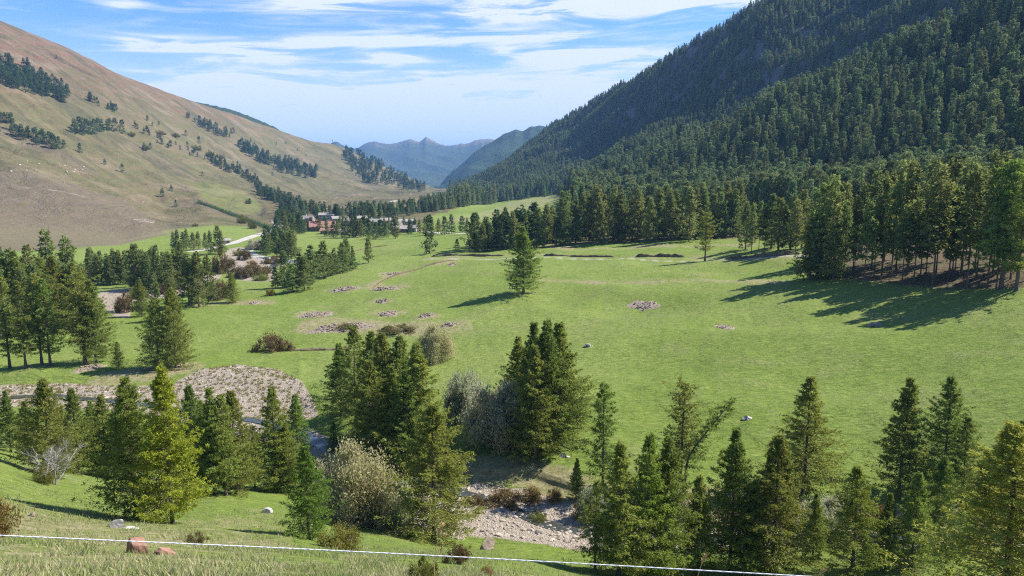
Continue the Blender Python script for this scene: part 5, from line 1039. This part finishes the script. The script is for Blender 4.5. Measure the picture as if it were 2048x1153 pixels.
# sheep on the left slope
V_, F_ = IC3; me_s = None
def sheep_mesh():
    mb = MB(); V, F = ico(2); b = V*[.62, .30, .34]; b *= (1+.05*vnoise(V[:, 0]*5, V[:, 1]*5+V[:, 2]*4, 3))[:, None]; mb.add(b+[0, 0, .72], F); mb.add(V*[.2, .11, .13] @ np.array([[.85,0,-.5],[0,1,0],[.5,0,.85]])+[.72, 0, .84], F); mb.tube([(.45,0,.8),(.62,0,.86)], [.2,.13], 8)
    for a in (-.38, .38):
        for s_ in (-.16, .16): mb.tube([(a, s_, .55), (a+.02, s_, .28), (a, s_, 0)], [.085, .045, .04], 6)
    for s_ in (-1, 1): mb.tube([(.64, s_*.08, .92), (.6, s_*.2, .9)], [.04, .015], 5)
    return mb.mesh('sheep', MT['fleece'], True)
MT['fleece'] = surf('fleece', (.70, .64, .56), var=.1, scale=5.)
sm = sheep_mesh(); SHP = [(55,325),(40,332),(78,330),(53,343),(71,342),(130,334),(140,338),(133,344),(150,341),(165,341),(168,336),(118,331),(135,346),(148,346),(128,367),(23,345)]
for i, (x, y) in enumerate(sorted(SHP)):
    p = hit(x, y); o = obj('sheep', sm); o.location = (p.x, p.y, p.z); o.rotation_euler.z = random.uniform(0, 6.28); o.scale = (1.5,)*3
    tag(o, 'cream coloured sheep grazing on the brown slope, %s from the left' % ('first second third fourth fifth sixth seventh eighth ninth tenth eleventh twelfth'.split()+['%dth' % z for z in range(13, 30)])[i], 'sheep', 'sheep grazing on the brown slope')
# roadside hedge on the left slope
# grass on the near slope: one mass of blades
n = 110000; a = RNG.uniform(-.72, .12, n); r = np.exp(RNG.uniform(math.log(17), math.log(80), n))
tq = np.clip(np.searchsorted(AZ, a)-1, 0, NC-2); z = np.zeros(n)
for c_ in np.unique(tq):
    w_ = tq == c_; z[w_] = np.interp(r[w_], GR[:, c_], GZ[:, c_])
P = np.column_stack([r*np.sin(a), r*np.cos(a), z-.02]); keep = RNG.random(n) < np.clip(.5+fbm(P[:, 0]/2.2, P[:, 1]/2.2, 3, 91)*1.6, .05, 1); P = P[keep]; n = len(P); r = r[keep]
hh = RNG.uniform(.08, .26, n)*(1+.4*fbm(P[:, 0]/5, P[:, 1]/5, 2, 92)); th = RNG.uniform(0, 6.28, n); w = hh*.09; ln = RNG.normal(0, .45, (n, 2))*hh[:, None]
V = np.stack([P-np.column_stack([np.cos(th)*w, np.sin(th)*w, th*0]), P+np.column_stack([np.cos(th)*w, np.sin(th)*w, th*0]), P+np.column_stack([ln[:, 0], ln[:, 1], hh])], 1).reshape(-1, 3)
m, k = newmat('grass_blades'); g_ = k.new('ShaderNodeNewGeometry'); rr_ = g_.outputs['Random Per Island']; pn = k.noise(g_.outputs['Position'], .25, 3, .6)
cc = k.mix(k.ramp(k.m('ADD', pn, k.m('MULTIPLY', k.m('SUBTRACT', rr_, .5), .5)), .35, .65), (.20, .26, .07), (.44, .40, .23)); b_ = bsdf(k, cc, .8, .15); t_ = k.new('ShaderNodeBsdfTranslucent'); k.put(t_.inputs[0], cc); mx = k.new('ShaderNodeMixShader'); mx.inputs[0].default_value = .35; k.nt.links.new(b_, mx.inputs[1]); k.nt.links.new(t_.outputs[0], mx.inputs[2]); finish(k, mx.outputs[0])
gr_ = tag(obj('grass', mesh_np('grass', V, [np.arange(n*3).reshape(-1, 3)], False, [m])), kind='stuff')
# ---------------------------------------------------------------- air between the mountains
m, k = newmat('haze'); pv = k.new('ShaderNodeVolumePrincipled'); pv.inputs['Color'].default_value = HAZE_COL; pv.inputs['Density'].default_value = HAZE_D; pv.inputs['Anisotropy'].default_value = 0.0
ho = k.new('ShaderNodeOutputMaterial'); k.nt.links.new(pv.outputs[0], ho.inputs['Volume'])
zlo = min(float(GZ.min()), -160.0) - 1.0; zhi = 900.0
hz = MB().box(0, 11500, (zlo+zhi)/2, 50000, 27000, zhi-zlo).build('haze', m); tag(hz, kind='stuff')
hz.visible_shadow = True
